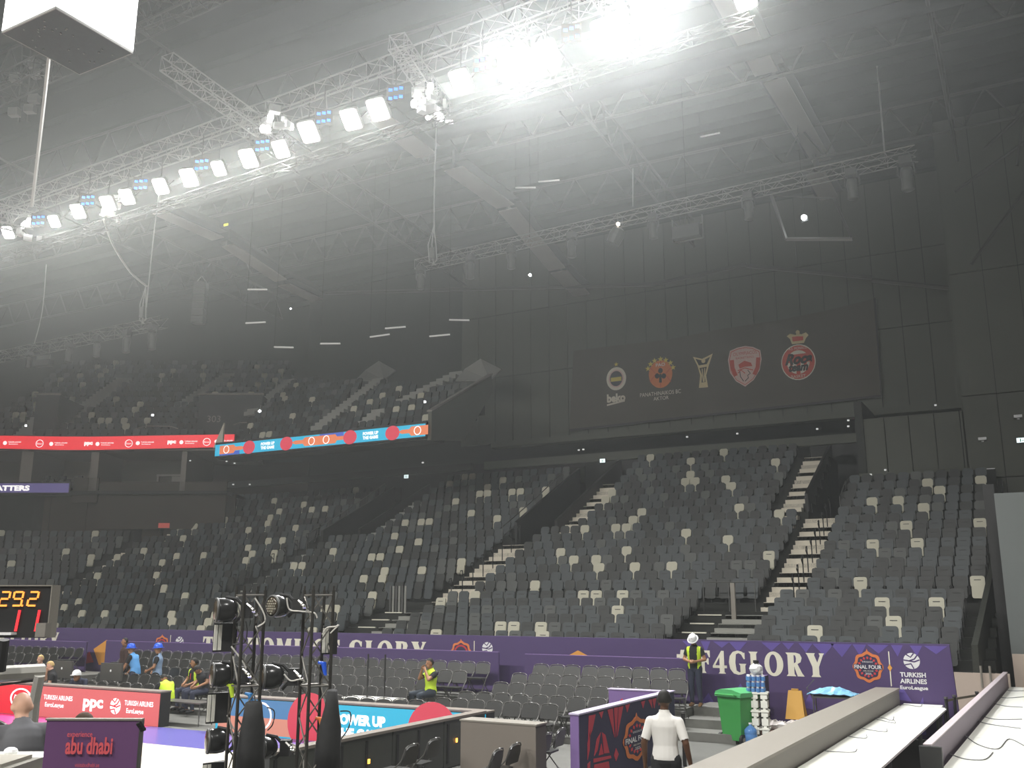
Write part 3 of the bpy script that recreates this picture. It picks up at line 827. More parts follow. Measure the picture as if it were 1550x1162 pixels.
art('red_facets', PW, [PX((891, 1083), (901, 1081), (896, 1105), (890, 1120)), PX((906, 1078), (913, 1076), (910, 1087)), PX((919, 1074), (927, 1072), (930, 1116)), PX((929, 1071), (935, 1070), (932, 1116)),
     PX((936, 1070), (943, 1068), (934, 1114)), PX((946, 1067), (953, 1065), (949, 1078)), PX((970, 1062), (976, 1060), (973, 1072)), PX((981, 1059), (986, 1058), (987, 1072)), PX((987, 1058), (993, 1056), (990, 1072)), PX((994, 1056), (1000, 1054), (997, 1068)),
     PX((889, 1125), (893, 1105), (892, 1135), (889, 1150)),
     PX((909, 1108), (904, 1135), (899, 1144), (903, 1118)), PX((911, 1108), (916, 1112), (922, 1139), (914, 1140)), PX((910, 1125), (913, 1141), (906, 1143)),
     PX((898, 1148), (924, 1143), (925, 1147), (898, 1154)), PX((899, 1157), (921, 1152), (923, 1168), (898, 1175)), PX((932, 1132), (936, 1141), (932, 1152), (929, 1143)),
     PX((993, 1150), (996, 1162), (991, 1162)), PX((889, 1156), (893, 1152), (892, 1190), (889, 1190))], REDP, t, n=.008)
c = PW.hit(963, 1117)
emblem(PW, c[0], c[1], .62, .36, t)
for i_, pt in enumerate([(972, 1132)]):
    q = PW.hit(*pt); art('coral_bloom', PW, [[ellipse(q[0], q[1] - .02, .10, .07)]], mat('coral_bloom_print', (.75, .28, .16), .6), t, n=.03)
t = thing('purple_wall', 'plain purple low wall set square behind the printed wall', 'partition')
MB().bx(-8.25, -6.98, 19.35, 19.50, 0, 1.18).build('wall_body', M_PURPM, t)
MB().bx(-8.27, -6.96, 19.33, 19.52, 1.18, 1.20).build('top_edge', M_LAV, t)
art('violet_facet', Plane((0, 19.345, 0), (1, 0, 0)), [[[(-8.1, .85), (-7.95, 1.02), (-7.85, .85)]]], M_RED, t, n=.004, th=.002)

# ================================================================== MEDIA DESKS (right)
def quadbox(p, z0, z1, name, m, parent=None):
    return MB().prism(p, z0, z1).build(name, m, parent)
t = thing('press_counter', 'long grey counter ledge running away beside the white press tables', 'counter')
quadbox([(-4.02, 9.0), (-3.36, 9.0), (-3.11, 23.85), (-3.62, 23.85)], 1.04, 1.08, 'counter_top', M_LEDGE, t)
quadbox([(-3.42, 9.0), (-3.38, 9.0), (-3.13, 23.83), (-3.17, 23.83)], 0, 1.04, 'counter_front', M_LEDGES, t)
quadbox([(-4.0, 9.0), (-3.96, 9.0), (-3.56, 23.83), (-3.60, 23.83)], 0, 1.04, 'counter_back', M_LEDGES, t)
def table(label, p, z, n_leg=True):
    t = thing('press_table', label, 'table')
    quadbox(p, z - .035, z, 'table_top', M_WHITEP, t)
    for x, y in p:
        cx = sum(q[0] for q in p) / 4; cy = sum(q[1] for q in p) / 4
        dx = .06 if x < cx else -.06; dy = .08 if y < cy else -.08
        MB().bx(x + dx - .02, x + dx + .02, y + dy - .02, y + dy + .02, 0, z - .035).build('leg', M_STEELD, t)
    return t
YY = [9.0, 12.4, 15.8, 19.3, 22.0, 23.4]
def lx(Y): return -3.36 + (Y - 9.0) * .27 / 16.1 + .01
def rx(Y): return -2.34 + (Y - 9.0) * .22 / 14.4
nm = ['nearest', 'second', 'third', 'fourth', 'fifth']
for i in range(5):
    a, b = YY[i], YY[i + 1] - .01
    table(f'white press table beside the grey counter, {nm[i]} from the camera', [(lx(a), a), (rx(a), a), (rx(b), b), (lx(b), b)], .75)
table('small white table beyond the end of the press table row', [(-3.06, 23.44), (-2.25, 23.44), (-2.25, 23.92), (-3.06, 23.92)], .75)
t = thing('desk_divider', 'purple-grey divider panel along the edge of the right-hand press tables', 'divider')
M_DIV = mat('divider_mauve', (.22, .17, .22), .55)
quadbox([(-1.50, 13.2), (-1.42, 13.2), (-1.04, 27.0), (-1.12, 27.0)], .3, 1.285, 'divider_panel', M_DIV, t)
quadbox([(-1.51, 13.19), (-1.41, 13.19), (-1.03, 27.01), (-1.13, 27.01)], 1.285, 1.30, 'top_edge', mat('divider_edge', (.55, .48, .50), .5), t)
quadbox([(-1.55, 13.1), (-1.30, 13.1), (-1.30, 13.19), (-1.55, 13.19)], 0, 1.28, 'end_post', M_BLACK, t)
for i, (a, b) in enumerate(((8.0, 12.4), (12.42, 16.8), (16.82, 21.2), (21.22, 26.8))):
    def l2(Y): return -1.37 + (Y - 13.2) * .37 / 13.8
    table(f'wide white press table right of the mauve divider, {nm[i]} from the camera', [(l2(a), a), (1.2, a), (1.2, b), (l2(b), b)], .97)
M_CABLE = mat('cable_grey', (.16, .16, .16), .5)
def cable(label, pts, r=.006, m=None, group=None, n=6):
    # smooth the polyline (Catmull-Rom)
    P = [Vector(p) for p in pts]; P = [P[0]] + P + [P[-1]]; out = []
    for i in range(1, len(P) - 2):
        for k in range(n):
            t_ = k / n; a, b, c_, d = P[i - 1], P[i], P[i + 1], P[i + 2]
            out.append(.5 * ((2 * b) + (-a + c_) * t_ + (2 * a - 5 * b + 4 * c_ - d) * t_ ** 2 + (-a + 3 * b - 3 * c_ + d) * t_ ** 3))
    out.append(P[-2])
    o = MB().tube(out, r, 5).build('cable', m or M_CABLE)
    return tag(o, label, 'cable', group)
def cz(z, *pts): return [at_z(x, y, z) for x, y in pts]
for i, pts in enumerate([[(1233, 1130), (1250, 1136), (1290, 1138), (1297, 1133)], [(1262, 1108), (1285, 1114), (1310, 1117), (1311, 1111)], [(1290, 1096), (1310, 1103), (1340, 1107), (1342, 1102)],
                         [(1312, 1084), (1335, 1090), (1355, 1094), (1352, 1088)], [(1315, 1088), (1335, 1086), (1350, 1090), (1353, 1084)], [(1345, 1068), (1370, 1066), (1392, 1069), (1396, 1064)]]):
    cable(f'thin grey cable lying on the white tables by the counter, {ORD[i]} from the camera', cz(.76, *pts), .006, group='table cables')
for i, pts in enumerate([[(1434, 1139), (1460, 1148), (1490, 1149), (1503, 1138)], [(1460, 1112), (1480, 1126), (1510, 1133), (1527, 1118), (1550, 1128)], [(1476, 1090), (1500, 1096), (1545, 1102)],
                         [(1484, 1082), (1505, 1088), (1547, 1088)], [(1498, 1062), (1520, 1068), (1548, 1070)], [(1506, 1054), (1525, 1056), (1550, 1054)], [(1514, 1042), (1530, 1045), (1550, 1045)]]):
    cable(f'thin grey cable lying on the tables right of the divider, {ORD[i]} from the camera', cz(.98, *pts), .007, group='table cables')

# ================================================================== THINGS BY THE STEPS
def wheelie_bin(p, rz):
    t = thing('wheelie_bin', 'green wheelie bin with open rim beside the grey steps', 'bin', p, rz)
    mb = MB(); b = [(-.24, -.27), (.24, -.27), (.24, .27), (-.24, .27)]; u = [(-.31, -.34), (.31, -.34), (.31, .34), (-.31, .34)]
    vs = [(x, y, .08) for x, y in b] + [(x, y, 1.0) for x, y in u] + [(x * .93, y * .93, 1.0) for x, y in u] + [(x * .9, y * .9, .12) for x, y in b]
    fs = [(3, 2, 1, 0)]
    for i in range(4):
        j = (i + 1) % 4
        fs += [(i, j, 4 + j, 4 + i), (4 + i, 4 + j, 8 + j, 8 + i), (8 + i, 8 + j, 12 + j, 12 + i)]
    fs += [(12, 13, 14, 15)]
    mb.add(vs, fs).build('body', M_GREEN, t)
    MB().bx(-.345, .345, -.375, -.33, .97, 1.03).bx(-.345, .345, .33, .375, .97, 1.03).bx(-.345, -.30, -.33, .33, .97, 1.03).bx(.30, .345, -.33, .33, .97, 1.03).build('rim', mat('green_bin_rim', (.10, .42, .16), .4), t)
    MB().prism([(-.345, 1.03), (-.345, 1.06), (-.1, 1.12), (.2, 1.12), (.345, 1.07), (.345, 1.03)], -.35, .35, 0, Matrix(((1, 0, 0), (0, 0, -1), (0, 1, 0)))).build('lid', mat('green_bin_rim', (.10, .42, .16), .4), t)
    MB().tube([(-.25, .40, 1.0), (-.25, .46, 1.02), (.25, .46, 1.02), (.25, .40, 1.0)], .018, 6).build('handle', M_GREEN, t)
    for s in (-1, 1):
        wh = MB().tube([(s * .26, .27, .11), (s * .32, .27, .11)], .11, 14).build('wheel', M_BLACK, t)
        MB().tube([(s * .321, .27, .11), (s * .326, .27, .11)], .05, 10).build('hub', M_LEDGE, wh)
    for k in range(5): MB().bx(.302, .306, -.04, .05, .40 + .075 * k, .46 + .075 * k).build('side_mark', M_WHITE, t)
wheelie_bin((-6.12, 21.5, 0), 2.75)
t = thing('plastic_rack', 'white plastic rack with water bottles beside the green bin', 'rack', (-5.68, 21.6, 0), .15)
for s in (-.10, .10):
    mb = MB()
    for z in (.03, .21, .39, .57, .75, .93): mb.bx(s - .07, s + .07, -.16, .16, z, z + .14)
    mb.bx(s - .03, s + .03, -.15, .15, 0, 1.05).build('column', M_WHITEP, t)
for z in (.30, .66, 1.03): MB().bx(-.19, .19, -.18, .18, z, z + .03).build('shelf', M_WHITEP, t)
M_WATER = mat('blue_water_bottle', (.10, .25, .55), .15)
def water_bottle(p, label, rz=0, lay=False):
    t = thing('water_bottle', label, 'bottle', p, rz, 'water bottles by the rack')
    pr = [(.125, 0), (.135, .02), (.135, .10), (.125, .115), (.135, .13), (.135, .22), (.125, .235), (.135, .25), (.13, .32), (.06, .39), (.03, .40), (.03, .44)]
    if lay:
        M = Matrix.Rotation(math.radians(90), 3, 'X'); MB().lathe(pr, (0, .2, .135), 14, 0, M).build('bottle_body', M_WATER, t, smooth=True)
        MB().tube([(0, -.24, .135), (0, -.27, .135)], .036, 8).build('cap', M_WHITE, t)
    else:
        MB().lathe(pr, (0, 0, 0), 14).build('bottle_body', M_WATER, t, smooth=True); MB().tube([(0, 0, .43), (0, 0, .46)], .036, 8).build('cap', M_WHITE, t)
R_ = Matrix.Rotation(.15, 3, 'Z')
for i, (z, lb) in enumerate(((1.06, 'lowest'), (1.18, 'middle'), (1.30, 'topmost'))):
    t = thing('bottle_pack', f'shrink-wrapped pack of blue-capped water bottles on the white rack, {lb} of the stack', 'water pack', (-5.75, 21.6, z), .15 + .1 * i, 'stacked water packs')
    mb = MB(); mc = MB()
    for a in range(4):
        for b in range(3):
            mb.tube([(-.15 + .1 * a, -.1 + .1 * b, 0), (-.15 + .1 * a, -.1 + .1 * b, .085)], .048, 8); mc.tube([(-.15 + .1 * a, -.1 + .1 * b, .085), (-.15 + .1 * a, -.1 + .1 * b, .118)], .03, 8)
    tag(mb.build('bottles', M_WATER, t), kind='stuff'); tag(mc.build('bottle_caps', M_WHITE, t), kind='stuff')
water_bottle((-5.82, 21.25, .0), 'blue water bottle standing on the floor in front of the white rack')
t = thing('plastic_bag', 'white crumpled plastic bag with a black lid on top of the water bottles', 'bag', (-5.72, 21.6, 1.42))
mb = MB().ell((0, 0, .12), (.15, .12, .13), 10, 6); rb = random.Random(2)
mb.v = [(x + rb.uniform(-.02, .02), y + rb.uniform(-.02, .02), z + rb.uniform(-.02, .02)) for x, y, z in mb.v]; mb.build('bag_body', M_WHITE, t)
MB().tube([(0, 0, .24), (0, 0, .30)], .06, 10).build('lid', M_BLACK, t)
t = thing('equipment_case', 'black box and small purple-sided case behind the green bin', 'box', (-6.15, 22.9, .0))
MB().bx(-.35, .25, 0, .4, 0, .95).build('case_body', M_BLACK, t); MB().bx(-.05, .25, .02, .38, .95, 1.30).build('upper_case', M_PURPM, t)
MB().bx(.25, .26, .02, .38, .95, 1.30).build('case_side', M_NAVY, t)
t = thing('wet_floor_sign', 'yellow-brown folding floor sign standing against the purple banner', 'sign', (-5.35, 23.5, .34))
mb = MB()
for s in (-1, 1):
    mb.add([(-.22, s * .16 - .01, 0), (.22, s * .16 - .01, 0), (.15, s * .02 - .01, .62), (-.15, s * .02 - .01, .62), (-.22, s * .16 + .01, 0), (.22, s * .16 + .01, 0), (.15, s * .02 + .01, .62), (-.15, s * .02 + .01, .62)],
           [(0, 1, 2, 3), (7, 6, 5, 4), (0, 4, 5, 1), (1, 5, 6, 2), (2, 6, 7, 3), (3, 7, 4, 0)])
mb.build('sign_panels', mat('sign_ochre', (.55, .30, .05), .5), t); MB().bx(-.08, .08, -.03, .03, .60, .66).build('handle', mat('sign_ochre', (.55, .30, .05), .5), t)
t = thing('pallet', 'low brown pallet holding the floor sign and clear plastic', 'pallet', (-5.25, 23.2, 0))
for k in range(5): MB().bx(-.75, .75, -.5 + .22 * k, -.36 + .22 * k, .11, .14).build('slat', mat('pallet_brown', (.16, .07, .05), .8), t)
for k in range(3): MB().bx(-.75 + .68 * k, -.62 + .68 * k, -.5, .52, 0, .11).build('bearer', mat('pallet_brown', (.16, .07, .05), .8), t)
mb = MB(); rb = random.Random(8)
for k in range(9): mb.ell((-.6 + .15 * k, rb.uniform(-.25, .1), .10), (.14, .16, rb.uniform(.08, .13)), 8, 5)
mb.v = [(x + rb.uniform(-.03, .03), y + rb.uniform(-.03, .03), max(.0, z + rb.uniform(-.03, .03))) for x, y, z in mb.v]
o = mb.build('plastic_wrap', mat('clear_plastic_white', (.62, .58, .55), .3)); o.location = (-5.25, 23.1, .14)
tag(o, 'heap of clear crumpled plastic wrap on the pallet', 'plastic wrap')
t = thing('tool_cart', 'small wire cart under a blue plastic sheet by the purple banner', 'cart', (-4.35, 22.7, 0), .1)
for x, y in ((-.4, -.25), (.4, -.25), (-.4, .25), (.4, .25)): MB().tube([(x, y, 0), (x, y, 1.0)], .015, 5).build('post', M_STEELD, t)
for z in (.25, .92): MB().bx(-.42, .42, -.27, .27, z, z + .03).build('shelf', M_STEELD, t)
MB().tube([(-.42, 0, .9), (-.55, 0, 1.1), (-.38, 0, 1.28)], .015, 5).build('handle', M_STEELD, t)
MB().bx(-.30, -.05, -.2, .1, .28, .55).build('bucket', M_LEDGE, t)
mb = MB(); rb = random.Random(3)
n1, n2 = 14, 9
vs = [(-.5 + 1.0 * i / n1, -.32 + .64 * j / n2, .14 * math.sin(PI * i / n1) * math.sin(PI * j / n2) + rb.uniform(-.025, .025)) for i in range(n1 + 1) for j in range(n2 + 1)]
fs = [(i * (n2 + 1) + j, (i + 1) * (n2 + 1) + j, (i + 1) * (n2 + 1) + j + 1, i * (n2 + 1) + j + 1) for i in range(n1) for j in range(n2)]
mb.add(vs, fs); o = mb.build('blue_sheet', mat('blue_plastic_sheet', (.22, .48, .68), .3)); o.location = (-4.35, 22.7, 1.0)
sm = o.modifiers.new('s', 'SOLIDIFY'); sm.thickness = .01
tag(o, 'pale blue crumpled plastic sheet over the wire cart', 'sheet')
def stanchion(p, label, h=.95):
    t = thing('stanchion', label, 'stanchion', p, 0, 'queue stanchions')
    MB().bx(-.17, .17, -.17, .17, 0, .03).build('base_plate', M_STEELD, t)
    MB().tube([(0, 0, .03), (0, 0, h)], .035, 10).build('post', M_BLACKG, t)
    MB().tube([(0, 0, h), (0, 0, h + .04)], .042, 10).build('cap', M_STEELD, t)
stanchion((-6.15, 17.9, 0), 'black queue post on a square base right of the man in white')
stanchion((-2.0, 23.75, 0), 'black belt post in front of the right end of the purple banner')
stanchion((-1.62, 24.9, 0), 'black belt post beside the beige partition')
stanchion((-2.12, 23.2, 0), 'black belt post beside the far end of the press tables')
tag(MB().add([(-2.12, 23.2, .88), (-2.0, 23.75, .88), (-1.62, 24.9, .88), (-2.12, 23.2, .93), (-2.0, 23.75, .93), (-1.62, 24.9, .93)], [(0, 1, 4, 3), (1, 2, 5, 4)]).build('queue_belt', mat('belt_olive', (.20, .19, .13), .8)),
    'grey belt strung between the black belt posts', 'belt')
o = bpy.data.objects['queue_belt']; sm = o.modifiers.new('s', 'SOLIDIFY'); sm.thickness = .006

# table with thin posts behind the LED board
def small_table(p, label, w=1.2, d=.5, h=.72, posts=()):
    t = thing('work_table', label, 'table', p, 0)
    MB().bx(-w / 2, w / 2, -d / 2, d / 2, h - .03, h).build('table_top', M_WHITEP if 'white' in label else M_CHAIRF, t)
    for sx in (-1, 1):
        for sy in (-1, 1): MB().tube([(sx * (w / 2 - .08), sy * (d / 2 - .06), 0), (sx * (w / 2 - .08), sy * (d / 2 - .06), h - .03)], .014, 5).build('leg', M_STEELD, t)
    for x_, h2 in posts: MB().tube([(x_, 0, h), (x_, 0, h + 1.0)], .02, 6).build('pole', M_BLACK, t)
small_table((-14.3, 19.3, 0), 'white work table with two black poles behind the blue LED board', 1.5, .6, .74, ((-.15, 0), (.35, 0)))
small_table((-19.2, 18.1, 0), 'grey folding table in front of the middle chair block', 1.7, .55, .55)
small_table((-28.4, 18.9, 0), 'long grey scorer table behind the red LED board', 5.2, .6, .74)
for x_, lb in ((-22.9, 'grey monitor on the scorer table beside the men in blue helmets'), (-24.95, 'grey monitor on the grey table beside the blond man')):
    t = thing('monitor', lb, 'monitor', (x_, 18.9, .74))
    MB().bx(-.42, .42, -.03, .03, .10, .56).build('screen_case', M_CHAIRF, t); MB().bx(-.04, .04, -.02, .04, 0, .12).build('stand', M_STEELD, t); MB().bx(-.15, .15, -.1, .1, 0, .015).build('foot', M_STEELD, t)
    MB().ell((0, -.035, .36), (.035, .004, .035), 10, 4).build('badge', M_WHITE, t)
small_table((-23.9, 18.9, 0), 'grey table under the two monitors by the helmeted men', 3.4, .6, .74)

# ================================================================== PEOPLE
def cone_caps(mb, p0, r0, p1, r1, n=10, sq=1.0, m=3):
    """round-ended tapered limb"""
    p0, p1 = Vector(p0), Vector(p1); d = (p1 - p0); L = d.length; t = d.normalized()
    pts = []; rs = []
    for i in range(m):
        a = PI / 2 * (1 - i / m); pts.append(p0 - t * r0 * math.sin(a)); rs.append(max(.001, r0 * math.cos(a)))
    pts.append(p0); rs.append(r0); pts.append(p1); rs.append(r1)
    for i in range(1, m + 1):
        a = PI / 2 * i / m; pts.append(p1 + t * r1 * math.sin(a)); rs.append(max(.001, r1 * math.cos(a)))
    mb.tube(pts, rs, n)
STAND = dict(pel=(0, 0, .96), wst=(0, 0, 1.10), chs=(0, 0, 1.30), nck=(0, .015, 1.47), hd=(0, -.015, 1.63),
             sh=((-.180, .01, 1.375), (.180, .01, 1.375)), el=((-.235, .03, 1.13), (.235, .03, 1.13)), wr=((-.25, -.03, .88), (.25, -.03, .88)),
             hip=((-.09, 0, .92), (.09, 0, .92)), kn=((-.10, -.02, .50), (.10, -.02, .50)), an=((-.105, .03, .09), (.105, .03, .09)), toe=((-.12, -.12, .035), (.12, -.12, .035)))
SIT = dict(pel=(0, 0, .56), wst=(0, .0, .70), chs=(0, .0, .90), nck=(0, -.005, 1.07), hd=(0, -.05, 1.22),
           sh=((-.180, .0, .98), (.180, .0, .98)), el=((-.24, -.06, .76), (.24, -.06, .76)), wr=((-.12, -.27, .66), (.12, -.27, .66)),
           hip=((-.09, -.02, .53), (.09, -.02, .53)), kn=((-.15, -.43, .50), (.15, -.43, .50)), an=((-.14, -.40, .09), (.14, -.40, .09)), toe=((-.15, -.55, .035), (.15, -.55, .035)))
def person(label, loc, rz, base, skin, shirt=None, trousers=None, shoes=None, vest=None, hair=None, hat=None, hatc=None, sleeve=.62, lanyard=None, scale=1.0, vox=.014, **over):
    J = dict(base); J.update(over)
    t = thing('person', label, 'person', loc, rz); t.scale = (scale,) * 3
    mb = MB()
    V_ = Vector
    pel, wst, chs, nck, hd = [V_(J[k]) for k in ('pel', 'wst', 'chs', 'nck', 'hd')]
    # torso: stacked ellipses along the spine
    def ring(c, rx, ry, ax):
        ax = V_(ax).normalized(); sd = (V_(J['sh'][1]) - V_(J['sh'][0])).normalized(); fw = sd.cross(ax).normalized()
        return [c + sd * rx * math.cos(2 * PI * k / 16) + fw * ry * math.sin(2 * PI * k / 16) for k in range(16)]
    ax1, ax2 = wst - pel, nck - chs
    sec = [(pel - ax1.normalized() * .13, .10, .08, ax1), (pel - ax1.normalized() * .06, .155, .115, ax1), (pel, .165, .12, ax1), (wst, .142, .102, ax1), (chs - ax2.normalized() * .05, .165, .115, ax2), (chs + ax2.normalized() * .04, .178, .118, ax2),
           (chs + ax2 * .62, .165, .10, ax2), (chs + ax2 * .85, .10, .075, ax2), (nck + ax2.normalized() * .02, .055, .055, ax2)]
    vs = [q for s_ in sec for q in ring(*s_)]; fs = []
    for i in range(len(sec) - 1):
        for k in range(16): fs.append((i * 16 + k, i * 16 + (k + 1) % 16, (i + 1) * 16 + (k + 1) % 16, (i + 1) * 16 + k))
    fs += [tuple(reversed(range(16))), tuple((len(sec) - 1) * 16 + k for k in range(16))]
    mb.add(vs, fs)
    # neck and head
    hdv = (hd - nck).normalized()
    cone_caps(mb, nck - hdv * .03, .058, nck + hdv * .09, .052)
    look = V_(J.get('look', (0, -1, -.05))).normalized(); right = look.cross(V_((0, 0, 1))).normalized(); up = right.cross(look)
    HM = Matrix((right, -look, up)).transposed()
    mb.ell(hd + up * .025 + HM @ V_((0, .012, 0)), (.077, .096, .105), 18, 12, 0, HM)
    mb.ell(hd + HM @ V_((0, -.022, -.055)), (.056, .062, .066), 14, 8, 0, HM)
    mb.ell(hd + HM @ V_((0, -.098, -.008)), (.014, .022, .024), 8, 6, 0, HM)
    for s in (-1, 1): mb.ell(hd + HM @ V_((s * .079, .012, .0)), (.012, .022, .034), 8, 6, 0, HM)
    bones = []
    for s in (0, 1):
        sh, el, wr, hip, kn, an, toe = [V_(J[k][s]) for k in ('sh', 'el', 'wr', 'hip', 'kn', 'an', 'toe')]
        cone_caps(mb, chs + (sh - chs) * .55, .07, sh, .055)
        cone_caps(mb, nck - hdv * .05, .050, sh, .050)
        cone_caps(mb, sh, .056, el, .043); cone_caps(mb, el, .044, wr, .030)
        cone_caps(mb, hip, .098, kn, .062); cone_caps(mb, kn, .062, kn + (an - kn) * .35, .058); cone_caps(mb, kn + (an - kn) * .35, .058, an, .040)
        cone_caps(mb, an + V_((0, .03, -.035)), .040, toe, .036)
        # hand: palm, four fingers of different length, thumb
        d = (wr - el).normalized(); side = V_((1 if s == 0 else -1, 0, 0)); side = (side - d * side.dot(d)).normalized(); fwd = d.cross(side).normalized()
        if fwd.y > 0: fwd = -fwd
        cone_caps(mb, wr + d * .02 + fwd * .014, .024, wr + d * .072 + fwd * .018, .023); cone_caps(mb, wr + d * .02 - fwd * .014, .024, wr + d * .068 - fwd * .018, .022)
        for k, ln in enumerate((.060, .070, .066, .050)):
            b = wr + d * .085 + fwd * (.030 - .020 * k); mid = b + d * ln * .5 + side * .008; tip = mid + d * ln * .42 + side * .022
            cone_caps(mb, b, .0095, mid, .0088, 6, m=2); cone_caps(mb, mid, .0088, tip, .0075, 6, m=2)
        b = wr + d * .035 + fwd * .034; mid = b + d * .03 + fwd * .024 + side * .01; cone_caps(mb, b, .012, mid, .0105, 6, m=2); cone_caps(mb, mid, .0105, mid + d * .026 + side * .008, .009, 6, m=2)
        bones += [('upper', sh, el), ('fore', el, wr), ('hand', wr, wr + d * .18), ('thigh', hip, kn), ('shank', kn, an + (kn - an) * .05), ('foot', an + V_((0, 0, -.03)), toe)]
    bones += [('torso', pel + (wst - pel) * .35, wst), ('torso', wst, chs), ('torso', chs, chs + (nck - chs) * .75), ('torso', V_(J['sh'][0]), V_(J['sh'][1])), ('pelvis', pel - ax1.normalized() * .08, pel + (wst - pel) * .3), ('neck', nck + hdv * .02, nck + hdv * .08), ('head', hd - up * .06, hd + up * .08)]
    me = mb.mesh('body', skin); tmp = bpy.data.objects.new('tmp', me); COL.objects.link(tmp)
    r = tmp.modifiers.new('r', 'REMESH'); r.mode = 'VOXEL'; r.voxel_size = vox
    sm = tmp.modifiers.new('s', 'SMOOTH'); sm.iterations = 2; sm.factor = .5
    dg = bpy.context.evaluated_depsgraph_get(); body = bpy.data.meshes.new_from_object(tmp.evaluated_get(dg))
    bpy.data.objects.remove(tmp)
    body.materials.clear(); body.materials.append(skin); body.name = 'body'
    body.polygons.foreach_set('use_smooth', [True] * len(body.polygons))
    put('body', body, t)
    # which bone is nearest to every vertex
    nv = len(body.vertices); co = np.empty(nv * 3); body.vertices.foreach_get('co', co); co = co.reshape(-1, 3)
    no = np.empty(nv * 3); body.vertices.foreach_get('normal', no); no = no.reshape(-1, 3)
    best = np.full(nv, 1e9); kind = np.zeros(nv, int); par = np.zeros(nv)
    rad = dict(upper=.05, fore=.037, hand=.03, thigh=.08, shank=.05, foot=.04, torso=.13, pelvis=.14, neck=.05, head=.09)
    for i, (nme, a, b) in enumerate(bones):
        a = np.array(a); b = np.array(b); ab = b - a; tt = np.clip(((co - a) @ ab) / (ab @ ab), 0, 1)
        dd = np.linalg.norm(co - (a + tt[:, None] * ab), axis=1) - rad[nme]
        k = dd < best; best[k] = dd[k]; kind[k] = i; par[k] = tt[k]
    names_ = [b[0] for b in bones]
    nm_v = np.array([names_[k] for k in kind])
    polys = [tuple(p.vertices) for p in body.polygons]
    def cloth(name, test, m, out):
        keep = test(nm_v, par, co)
        fs = [p for p in polys if all(keep[v] for v in p)]
        if not fs: return
        used = sorted({v for f in fs for v in f}); ix = {v: i for i, v in enumerate(used)}
        mb2 = MB(); pos = co[used] + no[used] * out
        mb2.add([tuple(q) for q in pos], [tuple(ix[v] for v in f) for f in fs])
        o = mb2.build(name, m, t, smooth=True)
        return o
    if trousers: cloth('trousers', lambda n_, p_, c_: np.isin(n_, ['thigh', 'shank', 'pelvis']), trousers, .010)
    if shirt: cloth('shirt', lambda n_, p_, c_: (n_ == 'torso') | ((n_ == 'pelvis') & (par > .4)) | ((n_ == 'upper') & (p_ < sleeve)) | ((n_ == 'fore') & (p_ < sleeve - 1)), shirt, .013)
    if vest:
        fx = J.get('vest_gap', .05)
        cloth('vest', lambda n_, p_, c_: ((n_ == 'torso') | ((n_ == 'pelvis') & (p_ > .2))) & ~((np.abs(c_[:, 0] - J['chs'][0]) < fx) & (no[:, 1] < 0)) & (np.abs(c_[:, 0] - J['chs'][0]) < .185), vest, .022)
    if shoes: cloth('shoes', lambda n_, p_, c_: n_ == 'foot', shoes, .008)
    hinv = np.array(HM.inverted()); loc_h = (co - np.array(hd)) @ hinv.T
    if hair: cloth('hair', lambda n_, p_, c_: (n_ == 'head') & ((loc_h[:, 2] > .075) | ((loc_h[:, 1] > -.02) & (loc_h[:, 2] > -.03) & (np.abs(loc_h[:, 0]) < .078)) | ((loc_h[:, 1] > .01) & (loc_h[:, 2] > -.01))), hair, .010)
    if hat:
        h = MB(); prof = [(.118, 0), (.116, .04), (.10, .09), (.065, .125), (.02, .138), (.002, .14)]
        h.lathe(prof, hd + up * .045, 18, 0, HM @ Matrix.Diagonal((.95, 1.12, 1)), cap=False)
        if hat == 'helmet':
            h.lathe([(.118, -.004), (.150, -.004), (.150, .004), (.118, .010)], hd + up * .045, 18, 0, HM @ Matrix.Diagonal((.95, 1.12, 1)), cap=False)
            h.box(hd + up * .15, (.03, .20, .03), 0, 0, HM)
        if hat == 'cap': h.prism([(-.07, -.10), (.07, -.10), (.05, -.20), (-.05, -.20)], .03, .045, 0, HM, hd + up * .02)
        h.build('helmet' if hat == 'helmet' else 'cap', hatc, t, smooth=True)
    e = MB()
    for s in (-1, 1): e.ell(hd + HM @ V_((s * .032, -.080, .022)), (.011, .009, .007), 8, 5, 0, HM)
    e.build('eyes', M_BLACK, t)
    MB().ell(hd + HM @ V_((0, -.080, -.052)), (.024, .009, .006), 8, 5, 0, HM).build('mouth', mat('lip_brown', (.25, .08, .06), .5), t)
    if lanyard:
        c_ = chs; MB().tube([nck + V_((-.05, -.05, 0)), c_ + V_((0, -.145, .0)), nck + V_((.05, -.05, 0))], .010, 5).tube([c_ + V_((0, -.145, 0)), c_ + V_((0, -.14, -.12))], .012, 5).build('lanyard', lanyard, t)
    return t
C_WHITE = mat('white_polo_cloth', (.72, .70, .66), .85, noise=.05, scale=9)
C_BLACK = mat('black_cloth', (.018, .018, .02), .9)
C_NAVY = mat('navy_cloth', (.03, .035, .06), .9)
C_GREY = mat('grey_cloth', (.13, .13, .14), .9)
C_JEANS = mat('dark_jeans', (.035, .045, .06), .9)
C_HIVIS = mat('hi_vis_yellow', (.55, .75, .04), .7)
C_BLUEV = mat('light_blue_vest', (.12, .36, .72), .7)
C_BRWN = mat('brown_cloth', (.055, .03, .025), .9)
H_BLUE = mat('blue_helmet_shell', (.02, .10, .62), .3); H_WHITE = mat('white_helmet_shell', (.78, .78, .78), .3)
H_BLOND = mat('blond_hair', (.48, .34, .14), .7)
S_TAN = mat('tan_boots', (.36, .20, .09), .7)
